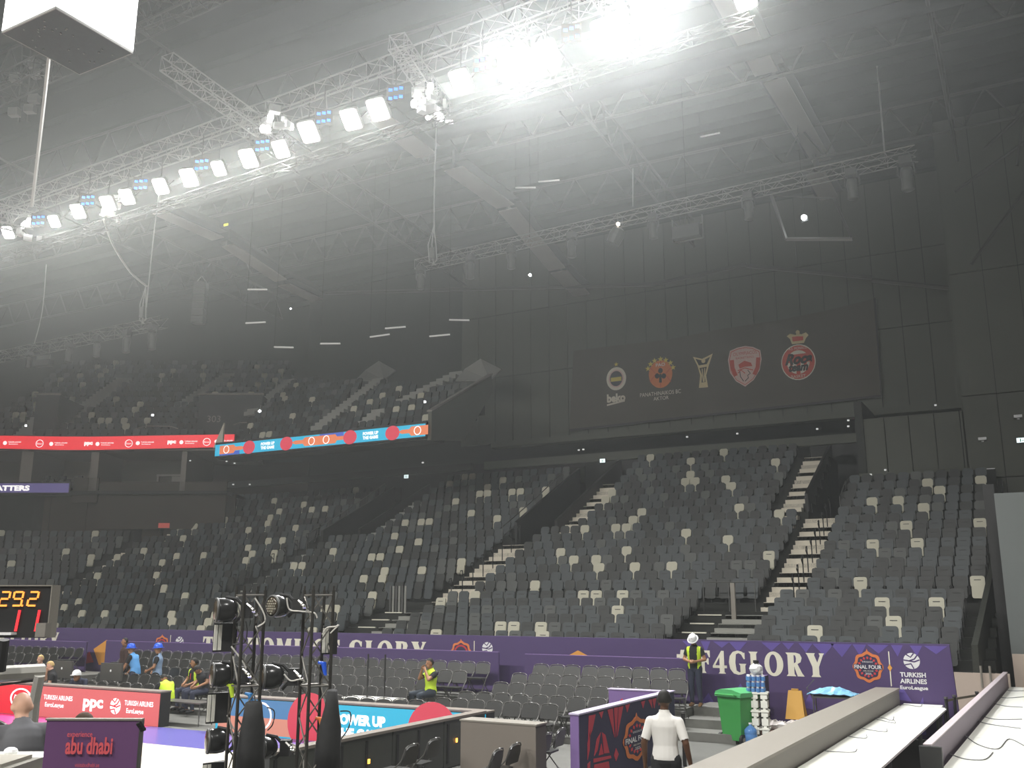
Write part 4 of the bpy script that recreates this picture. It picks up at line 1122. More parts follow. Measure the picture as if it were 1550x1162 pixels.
# the man in white from behind, walking away
person('man in white polo shirt and black trousers seen from behind by the printed wall', (-4.42, 12.15, .12), 3.25, STAND, SKIN_D, shirt=C_WHITE, trousers=C_BLACK, shoes=C_BLACK, hair=M_HAIR, sleeve=.86, vox=.010,
       el=((-.27, .05, 1.14), (.26, .05, 1.13)), wr=((-.30, -.03, .90), (.27, .0, .88)), kn=((-.10, -.10, .52), (.10, .04, .50)), an=((-.10, -.10, .10), (.11, .20, .12)), toe=((-.11, -.26, .04), (.12, .06, .05)), look=(.1, -1, -.15))

person('man in white helmet and yellow vest looking down at his hands before the F4GLORY banner', (-7.50, 22.8, .57), .05, STAND, SKIN_M, shirt=C_BLACK, trousers=C_NAVY, shoes=S_TAN, vest=C_HIVIS, hat='helmet', hatc=H_WHITE, scale=.93,
       el=((-.27, .0, 1.14), (.27, .0, 1.14)), wr=((-.07, -.26, 1.10), (.09, -.26, 1.10)), look=(0, -.75, -.65), hd=(0, -.06, 1.61), vest_gap=.085)
person('man in yellow vest sitting in the middle block, hands raised to his face', (-13.62, 20.78, .24), -.45, SIT, SKIN_M, shirt=C_BLACK, trousers=C_JEANS, shoes=C_BLACK, vest=C_HIVIS, hair=M_HAIR,
       el=((-.22, -.20, .86), (.22, -.20, .86)), wr=((-.05, -.22, 1.10), (.05, -.20, 1.08)), vest_gap=.0, kn=((-.20, -.43, .50), (.18, -.43, .50)))
person('man with yellow vest and red lanyard sitting in the middle block near the helmeted men', (-20.98, 20.1, .08), -.1, SIT, SKIN_M, shirt=C_BLACK, trousers=C_NAVY, shoes=C_BLACK, vest=C_HIVIS, hair=M_HAIR, vest_gap=.09, lanyard=M_RED, look=(-.6, -.8, -.1))
person('person in dark clothes bent low in a chair behind the left truss tower', (-20.25, 19.75, .08), -.2, SIT, SKIN_M, shirt=C_BLACK, trousers=C_NAVY, shoes=C_BLACK, hair=M_HAIR, look=(0, -.5, -.9), hd=(0, -.22, 1.08), nck=(0, -.12, 1.0), chs=(0, -.05, .86))
person('worker in blue helmet and light blue vest, left of the two, leaning on the table', (-23.65, 20.35, -.02), -1.25, STAND, SKIN_M, shirt=C_BLACK, trousers=C_NAVY, shoes=C_BLACK, vest=C_BLUEV, hat='helmet', hatc=H_BLUE, vest_gap=.0,
       chs=(0, -.08, 1.28), nck=(0, -.13, 1.45), hd=(0, -.19, 1.60), sh=((-.185, -.10, 1.39), (.185, -.10, 1.39)), el=((-.24, -.16, 1.13), (.24, -.20, 1.12)), wr=((-.20, -.36, .92), (.24, -.36, .88)))
person('worker in blue helmet and pale blue vest, right of the two, hand on hip', (-22.75, 20.35, -.02), -1.0, STAND, SKIN_M, shirt=C_BLACK, trousers=C_BLACK, shoes=C_BLACK, vest=mat('pale_blue_vest', (.25, .36, .52), .7), hat='helmet', hatc=H_BLUE, vest_gap=.11,
       el=((-.30, .02, 1.16), (.26, -.03, 1.14)), wr=((-.17, -.12, 1.02), (.12, -.24, 1.04)))
person('person in brown clothes standing behind the left blue-helmeted worker', (-24.9, 20.95, .24), -.5, STAND, SKIN_M, shirt=C_BRWN, trousers=C_BLACK, shoes=C_BLACK, hair=M_HAIR, sleeve=1.9, scale=.93)
person('blond man in black resting his head on his hand behind the red LED board', (-24.35, 18.15, -.0), -.7, SIT, SKIN_L, shirt=C_BLACK, trousers=C_NAVY, shoes=C_BLACK, hair=H_BLOND,
       el=((-.22, -.20, .84), (.24, -.06, .76)), wr=((-.12, -.16, 1.08), (.12, -.27, .70)), hd=(-.04, -.09, 1.22), look=(.3, -.9, -.3))
person('person with pale brown hair low behind the scorer table, far left', (-26.6, 19.4, .05), 0, SIT, SKIN_L, shirt=C_GREY, trousers=C_NAVY, shoes=C_BLACK, hair=H_BLOND)
person('seated person in white cap behind the red LED board', (-23.15, 18.2, .0), .3, SIT, SKIN_M, shirt=C_NAVY, trousers=C_NAVY, shoes=C_BLACK, hat='cap', hatc=H_WHITE, hd=(0, -.30, 1.0), nck=(0, -.20, .92), chs=(0, -.10, .80), sh=((-.185, -.16, .88), (.185, -.16, .88)), el=((-.24, -.25, .66), (.24, -.25, .66)), wr=((-.12, -.42, .56), (.12, -.42, .56)))
person('worker in yellow striped vest bent low beside the right end of the red LED board', (-20.0, 18.3, .0), -1.9, SIT, SKIN_M, shirt=C_BLACK, trousers=C_BLACK, shoes=C_BLACK, vest=C_HIVIS, hair=M_HAIR, vest_gap=.0,
       hd=(0, -.30, 1.0), nck=(0, -.20, .92), chs=(0, -.10, .80), sh=((-.185, -.16, .88), (.185, -.16, .88)), el=((-.24, -.25, .66), (.24, -.25, .66)), wr=((-.12, -.42, .56), (.12, -.42, .56)), look=(0, -.6, -.8))
# bald man close at lower left
p_ = at_d(37, 1062, 8.0)
person('bald man in grey T-shirt leaning forward at the lower left edge', (p_.x + .02, p_.y, p_.z - 1.58), -2.0, STAND, SKIN_L, shirt=C_GREY, trousers=C_NAVY, shoes=C_BLACK, vox=.011, lanyard=None,
       hd=(0, -.14, 1.52), nck=(0, -.07, 1.40), chs=(0, -.02, 1.24), sh=((-.185, -.04, 1.34), (.185, -.04, 1.34)), el=((-.24, -.12, 1.08), (.24, -.12, 1.08)), wr=((-.16, -.36, 1.02), (.16, -.34, 1.02)), look=(0, -.7, -.7))
p_ = at_d(127, 1095, 9.2)
person('dark-haired person mostly hidden behind the purple sign board', (p_.x, p_.y, p_.z - 1.66), 0, STAND, SKIN_M, shirt=C_NAVY, trousers=C_NAVY, shoes=C_BLACK, hair=mat('brown_hair', (.06, .035, .02), .8))

# ================================================================== LEFT FOREGROUND
# shot clock
def seg_digit(ch, cu, cv, w_, h, t_=.16):
    S = {'0': 'abcdef', '1': 'bc', '2': 'abged', '9': 'abcdfg', '.': '.'}[ch]; out = []; k = w_ * t_; sl = .12
    def q(u0, v0, u1, v1): return [(u + v * sl, v) for u, v in rect(u0, v0, u1, v1)]
    X0, X1, Y0, Y1 = -w_ / 2, w_ / 2, -h / 2, h / 2
    if 'a' in S: out.append(q(X0 + k, Y1 - k, X1 - k, Y1))
    if 'd' in S: out.append(q(X0 + k, Y0, X1 - k, Y0 + k))
    if 'g' in S: out.append(q(X0 + k, -k / 2, X1 - k, k / 2))
    if 'f' in S: out.append(q(X0, k * .4, X0 + k, Y1 - k * .4))
    if 'b' in S: out.append(q(X1 - k, k * .4, X1, Y1 - k * .4))
    if 'e' in S: out.append(q(X0, Y0 + k * .4, X0 + k, -k * .4))
    if 'c' in S: out.append(q(X1 - k, Y0 + k * .4, X1, -k * .4))
    if '.' in S: out.append(q(-k, Y0, 0, Y0 + k))
    return [[[(cu + u, cv + v) for u, v in c]] for c in out]
D0 = 8.0
o0 = at_d(-60, 925, D0); ux = Vector((math.cos(YAW - .12), math.sin(YAW - .12), 0))
PC = Plane(o0, ux)
t = thing('shot_clock', 'black shot clock showing orange 29.2 above red ones at the left edge', 'scoreboard')
def cb(pl, u0, v0, u1, v1, n0, n1, name, m, parent):
    P_ = [pl.p(u, v, n) for n in (n0, n1) for u, v in rect(u0, v0, u1, v1)]
    return MB().add(P_, [(3, 2, 1, 0), (4, 5, 6, 7), (0, 1, 5, 4), (1, 2, 6, 5), (2, 3, 7, 6), (3, 0, 4, 7)]).build(name, m, parent)
a = PC.hit(79, 888); b = PC.hit(74, 966); u1 = a[0]
vt, vb = PC.hit(40, 887)[1], PC.hit(40, 965)[1]
cb(PC, -.25, vb, u1, vt, -.10, 0, 'case', M_BLACK, t)
cb(PC, -.25, vt, u1 + .008, vt + .01, -.11, .012, 'frame_top', M_LEDGE, t); cb(PC, u1, vb, u1 + .008, vt, -.11, .012, 'frame_side', M_LEDGE, t)
M_DO = mat('orange_digit_lit', (1, .4, .05), .4, emit=1.0, ecol=(.95, .33, .07)); M_DR = mat('red_digit_lit', (1, .05, .05), .4, emit=.8, ecol=(.9, .03, .05))
sh = []
for ch, x in (('2', 8), ('9', 28), ('.', 38), ('2', 51)):
    c = PC.hit(x, 906); sh += seg_digit(ch, c[0], c[1], .095, .125)
arts('orange_digit', PC, sh, M_DO, t)
sh = []
for x in (26, 56):
    c = PC.hit(x, 939); sh.append([[(c[0] - .01, c[1] - .085), (c[0] + .012, c[1] - .085), (c[0] + .030, c[1] + .085), (c[0] + .008, c[1] + .085)]])
arts('red_digit', PC, sh, M_DR, t)
c = PC.hit(68, 953); cb(PC, c[0] - .045, c[1] - .055, c[0] + .04, c[1] + .055, -.02, .06, 'corner_box', M_LEDGES, t)
c = PC.hit(12, 958); cb(PC, c[0] - .12, c[1] - .012, c[0] + .08, c[1] + .006, .0, .08, 'white_bracket', M_WHITE, t)
# padded basket support arms
t = thing('basket_support', 'grey padded frame arms of the basket support at the left edge', 'frame')
M_PAD = mat('grey_vinyl_pad', (.42, .41, .37), .5)
ax_, bx_ = at_d(-40, 1022, 9.0), at_d(66, 1016, 9.4)
MB().tube([ax_, bx_], .075, 8).build('upper_arm', M_PAD, t)
MB().tube([at_d(60, 1022, 9.3), at_d(52, 1062, 9.3), at_d(48, 1112, 9.3)], .05, 8).build('upright', M_PAD, t)
MB().tube([at_d(-20, 1085, 8.6), at_d(5, 1098, 8.6), at_d(22, 1112, 8.6), at_d(50, 1118, 8.6), at_d(60, 1118, 8.6)], .03, 8).build('curved_tube', M_CHAIRF, t)
MB().tube([at_d(-30, 1040, 9.1), at_d(50, 1030, 9.3)], .012, 6).build('lower_rod', M_STEELD, t)
q0, q1 = at_d(8, 990, 8.9), at_d(2, 1018, 8.9)
MB().tube([at_d(6, 968, 9.0), at_d(0, 1015, 9.0)], .05, 8).build('clock_pole', M_BLACK, t)
# purple sign board
D1 = 6.3
PS = Plane(at_d(66, 1200, D1), Vector((math.cos(YAW - .02), math.sin(YAW - .02), 0)))
t = thing('sign_board', 'purple board lettered experience abu dhabi on the white table at lower left', 'sign')
a = PS.hit(71, 1090); b = PS.hit(212, 1092)
cb(PS, a[0], -.35, b[0], a[1], -.04, 0, 'board_panel', mat('sign_purple', (.17, .075, .19), .5), t)
cb(PS, a[0] - .01, a[1], b[0] + .012, a[1] + .012, -.045, .004, 'top_edge', M_LEDGE, t); cb(PS, b[0], -.35, b[0] + .012, a[1], -.045, .004, 'side_edge', M_CHAIRF, t)
CORAL = mat('coral_letters', (.80, .12, .14), .6)
c = PS.hit(122, 1112); text('small_lettering', 'experience', PS, c[0], c[1], .045, CORAL, t, wide=PS.hit(141, 1112)[0] - PS.hit(103, 1112)[0], bold=.01)
c = PS.hit(136, 1128); text('large_lettering', 'abu dhabi', PS, c[0], c[1], .108, CORAL, t, wide=PS.hit(172, 1128)[0] - PS.hit(101, 1128)[0], bold=.03)
c = PS.hit(133, 1157); text('small_lettering', 'visitabudhabi.ae', PS, c[0], c[1], .026, CORAL, t, wide=PS.hit(152, 1157)[0] - PS.hit(115, 1157)[0])
for k in range(4): c = at_d(208 + k * 2, 1096 + 3 * k, D1 - .05); MB().tube([c, c + Vector((.03, 0, .01))], .012, 6).build('clip', M_BLACK, t)
# white table with a grey box
zt = at_d(60, 1130, 8.0).z
t = thing('camera_table', 'white table at the lower left corner under the purple sign', 'table')
f0 = Vector((-math.sin(YAW), math.cos(YAW), 0)); r0 = Vector((math.cos(YAW), math.sin(YAW), 0))
c0 = f0 * 8.0 - r0 * 3.9; zt = 3 - 8.0 * (1128 - 908) / 1486
def qd(a, b, c, d): return [(CAMP(a, b)), (CAMP(c, b)), (CAMP(c, d)), (CAMP(a, d))]
def CAMP(r_, f_): q = f0 * f_ + r0 * r_; return (q.x, q.y)
MB().prism(qd(-4.6, 6.6, -3.28, 8.15), zt - .03, zt).build('table_top', M_WHITEP, t)
for r_, f_ in ((-3.33, 6.65), (-3.33, 8.1), (-4.5, 8.1), (-4.5, 6.65)):
    x, y = CAMP(r_, f_); MB().bx(x - .02, x + .02, y - .02, y + .02, 0, zt - .03).build('leg', M_STEELD, t)
t = thing('grey_case', 'grey wedge-topped box on the white table at the lower left corner', 'box')
x, y = CAMP(-3.72, 6.95)
MB().prism(qd(-4.4, 6.7, -3.32, 7.2), zt, zt + .10).build('case_body', mat('case_grey', (.20, .19, .16), .7), t)
MB().prism(qd(-4.36, 6.74, -3.38, 7.16), zt + .10, zt + .125).build('case_lid', mat('case_lid_grey', (.34, .32, .27), .7), t)
x, y = CAMP(-3.9, 7.9)
tag(MB().ell((x, y, zt + .035), (.06, .05, .035), 12, 6).build('computer_mouse', M_WHITE), 'small white device on the white table beside the purple sign', 'mouse')
x, y = CAMP(-3.48, 7.35)
tag(MB().box((x, y, zt + .006), (.14, .07, .012)).build('phone', M_BLACK), 'black phone lying flat on the white table', 'phone')

# ------------------------------------------------------------------ truss towers with lamps
def tower(label, xtop, D, cover, dz=0.0):
    topc = at_d(xtop, 893, D); H_ = topc.z
    t = thing('truss_tower', label, 'truss tower', (topc.x, topc.y, 0), YAW + .62)
    w_ = .135; cs = [(-w_, -w_), (w_, -w_), (w_, w_), (-w_, w_)]
    M_TW = mat('tower_black_steel', (.045, .042, .036), .4, metal=.4); M_TB = mat('tower_brace', (.20, .19, .17), .35, metal=.6)
    for x, y in cs: MB().tube([(x, y, .1), (x, y, H_)], .021, 8).tube([(x, y, H_), (x, y, H_ + .05)], .012, 6).build('leg', M_TW, t)
    z = H_ - .06; k = 0
    while z > .5:
        for i in range(4):
            a, b = cs[i], cs[(i + 1) % 4]
            if k % 2: a, b = b, a
            MB().tube([(a[0], a[1], z), (b[0], b[1], z - .36)], .010, 5).build('brace', M_TB, t)
        if k % 3 == 0:
            for i in range(4):
                a, b = cs[i], cs[(i + 1) % 4]; MB().tube([(a[0], a[1], z), (b[0], b[1], z)], .012, 5).build('cross_bar', M_TB, t)
        z -= .36; k += 1
    MB().bx(-.4, .4, -.4, .4, 0, .1).build('base_plate', M_BLACK, t)
    return t, H_
D2 = 12.0
tower('black truss tower at left carrying lamps, strip lights and cables', 380, D2, None)
tower('black truss tower at right carrying lamps and cables, beside the blue LED board', 483, D2, None)
def drape(label, pts, r):
    t = MB().tube(pts, r, 14).build('black_cover', mat('black_fabric_cover', (.028, .028, .028), .85, noise=.3, scale=12, bump=.4), smooth=True)
    return tag(t, label, 'cover')
drape('black fabric cover hanging round the lower part of the left truss tower', [at_d(384, 1064, D2 - .45), at_d(383, 1085, D2 - .45), at_d(383, 1100, D2 - .45), at_d(380, 1130, D2 - .45), at_d(376, 1175, D2 - .45)], [.10, .12, .145, .16, .19])
drape('black fabric cover hanging round the lower part of the right truss tower', [at_d(503, 1045, D2 - .45), at_d(502, 1070, D2 - .45), at_d(500, 1098, D2 - .45), at_d(497, 1125, D2 - .45), at_d(494, 1175, D2 - .45)], [.065, .085, .13, .15, .17])
r0v, f0v = r0, f0
def drum_light(label, x, y, D, r, face=1, honey=False):
    """round moving lamp: drum body lying sideways, lens ring, yoke and base box"""
    c = at_d(x, y, D); t = thing('moving_lamp', label, 'stage light', c, 0, 'lamps on the truss towers')
    ax = (-r0v * .90 - f0v * .44 if not honey else -r0v * .62 - f0v * .78).normalized()
    M = ax.to_track_quat('Z', 'Y').to_matrix()
    MB().lathe([(.02, -r * .95), (r * .6, -r * .9), (r * .92, -r * .55), (r, -.0), (r * .98, r * .5), (r * .90, r * .72)], (0, 0, 0), 20, 0, M).build('lamp_body', M_BLACKG, t, smooth=True)
    MB().lathe([(r * .90, r * .60), (r * 1.0, r * .62), (r * 1.0, r * .78), (r * .88, r * .80)], (0, 0, 0), 20, 0, M, cap=False).build('lens_ring', M_STEELD, t, smooth=True)
    MB().lathe([(r * .86, r * .74), (r * .7, r * .86), (r * .3, r * .93), (.005, r * .95)], (0, 0, 0), 16, 0, M).build('front_glass', mat('dark_amber_glass', (.06, .045, .03), .12), t, smooth=True)
    if honey:
        mb = MB()
        for i in range(-2, 3):
            for j in range(-3, 4):
                if i * i + j * j * .6 < 6: mb.tube([M @ Vector((i * r * .28 + (j % 2) * r * .14, j * r * .22, r * .93)), M @ Vector((i * r * .28 + (j % 2) * r * .14, j * r * .22, r * .99))], r * .085, 6)
        mb.build('lens_cells', mat('lens_cell_bright', (.65, .62, .5), .2, metal=.5), t)
    side = f0v
    MB().tube([Vector((0, 0, r * 1.05)), r0v * r * .9 + Vector((0, 0, r * .9)), r0v * r * 1.5 + Vector((0, 0, r * .3)), r0v * r * 1.5 - Vector((0, 0, r * .3)), r0v * r * .9 - Vector((0, 0, r * .95))], .022, 6).build('yoke', M_BLACK, t)
    b = MB(); b.box(r0v * r * 1.8, (.12, .16, r * 1.3), 0, YAW).build('base_box', M_BLACK, t)
    ch = mat('chrome_bright', (.75, .74, .70), .18, metal=1)
    mb = MB()
    for k in range(4): mb.tube([r0v * r * (1.9 + .25 * k) + Vector((0, 0, r * (.5 - .3 * k))) - f0v * .08, r0v * r * (2.3 + .2 * k) + Vector((0, 0, r * (.2 - .15 * k))) - f0v * .1], .018, 6)
    mb.build('clamp', ch, t)
    return t
L1 = [('round black lamp at the top of the left truss tower', 341, 923, .15, False), ('round black lamp at mid-height of the left truss tower', 335, 1021, .15, False), ('round black lamp low on the left truss tower', 328, 1121, .15, False),
      ('round lamp with bright cells at the top of the right truss tower', 422, 917, .135, True), ('round black lamp at mid-height of the right truss tower', 411, 1024, .155, False), ('round lamp with bright cells low on the right truss tower', 402, 1131, .14, True)]
for lb, x, y, r, hn in L1: drum_light(lb, x, y, D2 - .15, r, 1, hn)
def strip_light(label, x0, x1, xb, y0, y1, D=D2 - .1):
    t = thing('strip_light', label, 'stage light', (0, 0, 0), 0, 'strip lights on the truss towers')
    a, b = at_d(x0, y0, D), at_d(x1, y0, D + .06); c = at_d(x0, y1, D)
    u = (b - a); wd = math.hypot(u.x, u.y); u = Vector((u.x, u.y, 0)).normalized(); hgt = a.z - c.z
    pl = Plane(Vector((a.x, a.y, c.z)), u)
    dep = (xb - x1) / 1450 * D * 1.05
    n_ = (r0v * .96 + f0v * .3)
    A = pl.p(0, 0); B = pl.p(wd, 0); 
    vs = [A, B, B + n_ * dep, A + n_ * dep + f0v * .2]
    vs2 = [v + Vector((0, 0, hgt)) for v in vs]
    MB().add(vs + vs2, [(3, 2, 1, 0), (4, 5, 6, 7), (0, 1, 5, 4), (1, 2, 6, 5), (2, 3, 7, 6), (3, 0, 4, 7)]).build('housing', M_BLACK, t)
    m_ = mat('frosted_white_strip', (.92, .90, .80), .5)
    for k in range(2): art('strip_lens', pl, [[rect(.008 + k * wd / 2, .02, wd / 2 - .004 + k * wd / 2, hgt - .02)]], m_, t, n=.012, th=.012)
    return t
strip_light('white strip light in a black box on the upper left truss tower', 324, 337, 358, 943, 986)
strip_light('white strip light in a black box on the middle of the left truss tower', 314, 327, 347, 1049, 1094)
strip_light('strip light in a black box at the foot of the left truss tower', 307, 320, 342, 1155, 1200)
strip_light('black strip light box on the right truss tower facing away', 488, 498, 511, 948, 990)
M_CBW = mat('cable_white', (.62, .60, .55), .4); M_CBK = mat('cable_black', (.03, .03, .03), .5)
for i, (pts, m_, lb) in enumerate([([(386, 905), (398, 925), (401, 940), (390, 948)], M_CBW, 'pale looping cable at the top of the left truss tower'), ([(434, 905), (438, 922), (455, 925), (475, 927), (480, 935)], M_CBW, 'pale cable from the upper right lamp to the right truss tower'),
                           ([(488, 960), (495, 950), (508, 948), (512, 946), (500, 958)], M_CBW, 'pale cable loop above the black box on the right truss tower'), ([(404, 1070), (415, 1076), (413, 1095), (405, 1105)], M_CBK, 'black cable loop hanging right of the left fabric cover'),
                           ([(352, 975), (370, 972), (374, 955), (372, 940)], M_CBK, 'black cable sagging on the left truss tower'), ([(515, 1076), (530, 1078), (528, 1100), (514, 1121)], M_CBK, 'black cable looping in front of the blue LED board'),
                           ([(344, 1082), (352, 1100), (362, 1110), (365, 1128)], M_CBW, 'pale cable at the lower left truss tower'), ([(430, 1020), (440, 1030), (455, 1028), (465, 1033)], M_CBW, 'pale cable behind the middle lamp of the right truss tower'),
                           ([(440, 1125), (450, 1130), (458, 1145), (460, 1165)], M_CBW, 'pale cable hanging from the low lamp of the right truss tower'), ([(350, 978), (358, 988), (368, 1002), (372, 1012)], M_CBW, 'thin pale cable down the left truss tower')]):
    cable(lb, [at_d(x, y, D2 - .25) for x, y in pts], .010 if m_ is M_CBW else .008, m_)
def wrap(label, x, y, m, cat='tape'):
    c = at_d(x, y, D2 - .22); t = MB().tube([c + Vector((-.05, 0, .05)), c + Vector((.03, 0, .04)), c + Vector((.06, 0, -.10))], [.02, .035, .02], 8).build('cloth_wrap', m); tag(t, label, cat)
wrap('yellow sleeve tied to the left truss tower', 347, 1042, C_HIVIS, 'sleeve')
wrap('blue tape bundle on the left truss tower', 376, 1056, mat('blue_tape', (.05, .25, .6), .5))
wrap('blue bottle shape fixed on the right truss tower', 487, 1009, H_BLUE)
wrap('orange connector on the right truss tower', 483, 1093, mat('orange_connector', (.8, .2, .04), .5), 'connector')

# ================================================================== UPPER TIER, RIGHT PART (straight)
ut = sroot('upper_terrace')
UX0, UX1 = -39.2, -25.4
def uz(Y): return 11.05 + .62 * (Y - 39)
def uxmax(Y): return UX1 if Y < 43.6 else UX1 - (Y - 43.6) / .33
MB().bx(UX0, UX1, 38.1, 38.75, 10.55, 11.35).build('front_upstand', M_CONC, ut)
for k in range(14):
    Y = 38.75 + .8 * k; MB().bx(UX0 - k * .55, uxmax(Y + .4), Y, Y + .8, 10.55 + .42 * k, uz(Y)).build('terrace_step', M_CONC, ut)
E_W = [(38.1, 10.5), (41.1, 10.9), (44.0, 14.0), (43.9, uz(43.7) + .95), (38.1, 11.9)]
V = [(x, y, z) for x in (UX1, UX1 + .2) for y, z in E_W]
MB().add(V, [(4, 3, 2, 1, 0), (5, 6, 7, 8, 9), (0, 1, 6, 5), (1, 2, 7, 6), (2, 3, 8, 7), (3, 4, 9, 8), (4, 0, 5, 9)]).build('end_wall', M_PANEL, ut)
MB().add([(x, y, z + dz) for dz in (0, .07) for x, y, z in ((UX1 - .05, 38.05, 11.9), (UX1 + .25, 38.05, 11.9), (UX1 + .25, 43.95, uz(43.75) + .95), (UX1 - .05, 43.95, uz(43.75) + .95))],
         [(3, 2, 1, 0), (4, 5, 6, 7), (0, 1, 5, 4), (1, 2, 6, 5), (2, 3, 7, 6), (3, 0, 4, 7)]).build('coping', M_LEDGES, ut)
# stairs of the upper tier, leaning left as they climb
def ustair(xa, Ya, xb, Yb, wd=1.0):
    r = sroot('upper_stairs'); n = max(2, int((Yb - Ya) / .4))
    for i in range(n):
        t_ = (i + .5) / n; Y = Ya + (Yb - Ya) * t_; x = xa + (xb - xa) * t_
        MB().box((x, Y, uz(Y) + .16), (wd, .42, .26)).build('step', M_STEPD, r)
def uhit(x, y):
    """point of the upper slope seen at a pixel"""
    r = ray(x, y); t_ = (11.05 + .62 * (0 - 39) - 3.0) / (r.z - .62 * r.y); return CAM + r * t_
for (x0, y0, x1, y1) in ((378, 632, 441, 579), (480, 655, 577, 578), (552, 648, 578, 625), (607, 614, 697, 568)):
    a, b = uhit(x0, y0), uhit(x1, y1); ustair(a.x, a.y, b.x, b.y, .9)
for x, y in ((560, 567), (716, 567)):
    a = uhit(x, y + 8)
    t = MB().add([(a.x - 1.2, a.y, uz(a.y) + .1), (a.x + 1.1, a.y, uz(a.y) - .1), (a.x + 1.3, a.y + 1.0, uz(a.y) + .7), (a.x - .1, a.y + 1.0, uz(a.y) + 1.5), (a.x - 1.2, a.y + 1.0, uz(a.y) + 1.0)] ,
                 [(0, 1, 2, 3, 4)]).build('landing_slab', M_STEPD, ut)
    sm = t.modifiers.new('s', 'SOLIDIFY'); sm.thickness = .08
items = []; ru = random.Random(12)
def in_stair(x, Y):
    for (x0, y0, x1, y1) in ((378, 632, 441, 579), (480, 655, 577, 578), (552, 648, 578, 625), (607, 614, 697, 568)):
        a, b = uhit(x0, y0), uhit(x1, y1); t_ = (Y - a.y) / (b.y - a.y)
        if -.1 < t_ < 1.1 and abs(a.x + (b.x - a.x) * t_ - x) < .75: return True
    return False
for k in range(13):
    Y = 38.75 + .8 * k + .45
    x = uxmax(Y) - .4
    while x > UX0 - k * .55 + .3:
        if not in_stair(x, Y): items.append((Vector((x, Y, uz(Y - .45))), 0.0, seat_color(ru)))
        x -= .5
# ------------------------------------------------------------------ corner facade, in the frame facing the camera
FD = 60.0
f0 = Vector((-math.sin(YAW), math.cos(YAW), 0)); r0 = Vector((math.cos(YAW), math.sin(YAW), 0))
SCF = 1486 / FPX
def fz(y, D): return 3.0 + (ray(200, y) * D).z
def fr_(x, D): return (x - 775) / FPX * D
fac = sroot('corner_facade', f0 * (FD * math.cos(PITCH)), YAW)
FDH = FD * math.cos(PITCH)
def FZ(y): # height of a facade point seen at pixel row y (at the facade's depth)
    a = (HOR - y) ; return 3.0 + FDH * math.tan(PITCH + math.atan((581.0 - y) / FPX)) 
def FX(x, y=680): # local x on the facade plane
    r = ray(x, y); k = FDH / r.dot(f0); return (r * k).dot(r0)
def fbox(x0, x1, y0, y1, n0, n1, name, m, parent=fac):
    """x, y in photo columns and rows measured on the facade plane, n towards the viewer is negative y"""
    return MB().bx(FX(x0, (y0 + y1) / 2), FX(x1, (y0 + y1) / 2), -n1, -n0, FZ(y1), FZ(y0)).build(name, m, parent)
MD = mat('dark_brown_wall', (.055, .045, .035), .9, noise=.2, scale=.5)
fbox(-60, 345, 745, 900, -1.2, -1.0, 'lower_wall', MD)
fbox(-60, 430, 678, 900, -6.5, -6.3, 'back_wall', MD)
fbox(-60, 345, 743, 748, -6.5, 0.2, 'suite_floor', M_CONC)
fbox(-60, 360, 676, 682, -6.5, .1, 'suite_ceiling', M_LEDGES)
for x0, x1 in ((28, 46), (134, 146), (272, 280)): fbox(x0, x1, 680, 742, -5.5, -.2, 'suite_partition', M_LEDGES)
fbox(146, 272, 683, 728, -4.0, -3.9, 'suite_back_wall', mat('suite_wall', (.12, .11, .095), .9))
fbox(46, 134, 683, 728, -4.5, -4.4, 'suite_back_wall', mat('suite_wall_light', (.22, .20, .17), .9))
fbox(-60, 28, 683, 728, -4.5, -4.4, 'suite_back_wall', mat('suite_wall', (.12, .11, .095), .9))
fbox(146, 340, 728, 800, -.35, -.2, 'suite_parapet', MD); fbox(108, 146, 722, 760, -.30, -.2, 'suite_parapet', MD)
for k in range(7): fbox(-50 + 57 * k, 6 + 57 * k, 750, 812, -1.0, -.96 + .02 * (k % 2), 'wall_panel', MD)
def fthing(name, label, cat, group=None):
    o = thing(name, label, cat, f0 * FDH, YAW, group); return o
t = fthing('wall_screen', 'lit pale blue television inside the left suite', 'television')
fbox(95, 133, 696, 715, -4.3, -4.2, 'screen_frame', M_BLACK, t); fbox(97, 131, 698, 713, -4.2, -4.18, 'screen_face', mat('tv_lit', (.5, .6, .8), .4, emit=.75, ecol=(.62, .72, 1)), t)
t = fthing('glass_door', 'white framed window with pale centre panel in the right suite', 'window')
for a in ((204, 207, 707, 727), (262, 265, 707, 727), (204, 265, 706, 709)): fbox(*a, -3.8, -3.7, 'door_frame', M_LEDGE, t)
fbox(227, 243, 709, 727, -3.85, -3.8, 'pale_panel', M_LEDGE, t)
for a in ((10, 12, 705, 727), (18, 20, 705, 727), (10, 20, 704, 706)): fbox(*a, -3.8, -3.7, 'door_frame', M_LEDGE, t)
for k in range(9):
    x = 52 + k * 8.5; y = 716 + (k % 3) * 5
    t = fthing('suite_chair', f'dark seat in the left suite, {ORD[k]} from left', 'chair', 'dark seats in the left suite')
    fbox(x, x + 7, y, y + 7, -1.5 - (k % 3) * -.3, -1.3, 'backrest', M_BLACK, t); fbox(x, x + 7, y + 7, y + 11, -1.4, -1.0, 'seat', M_BLACK, t)
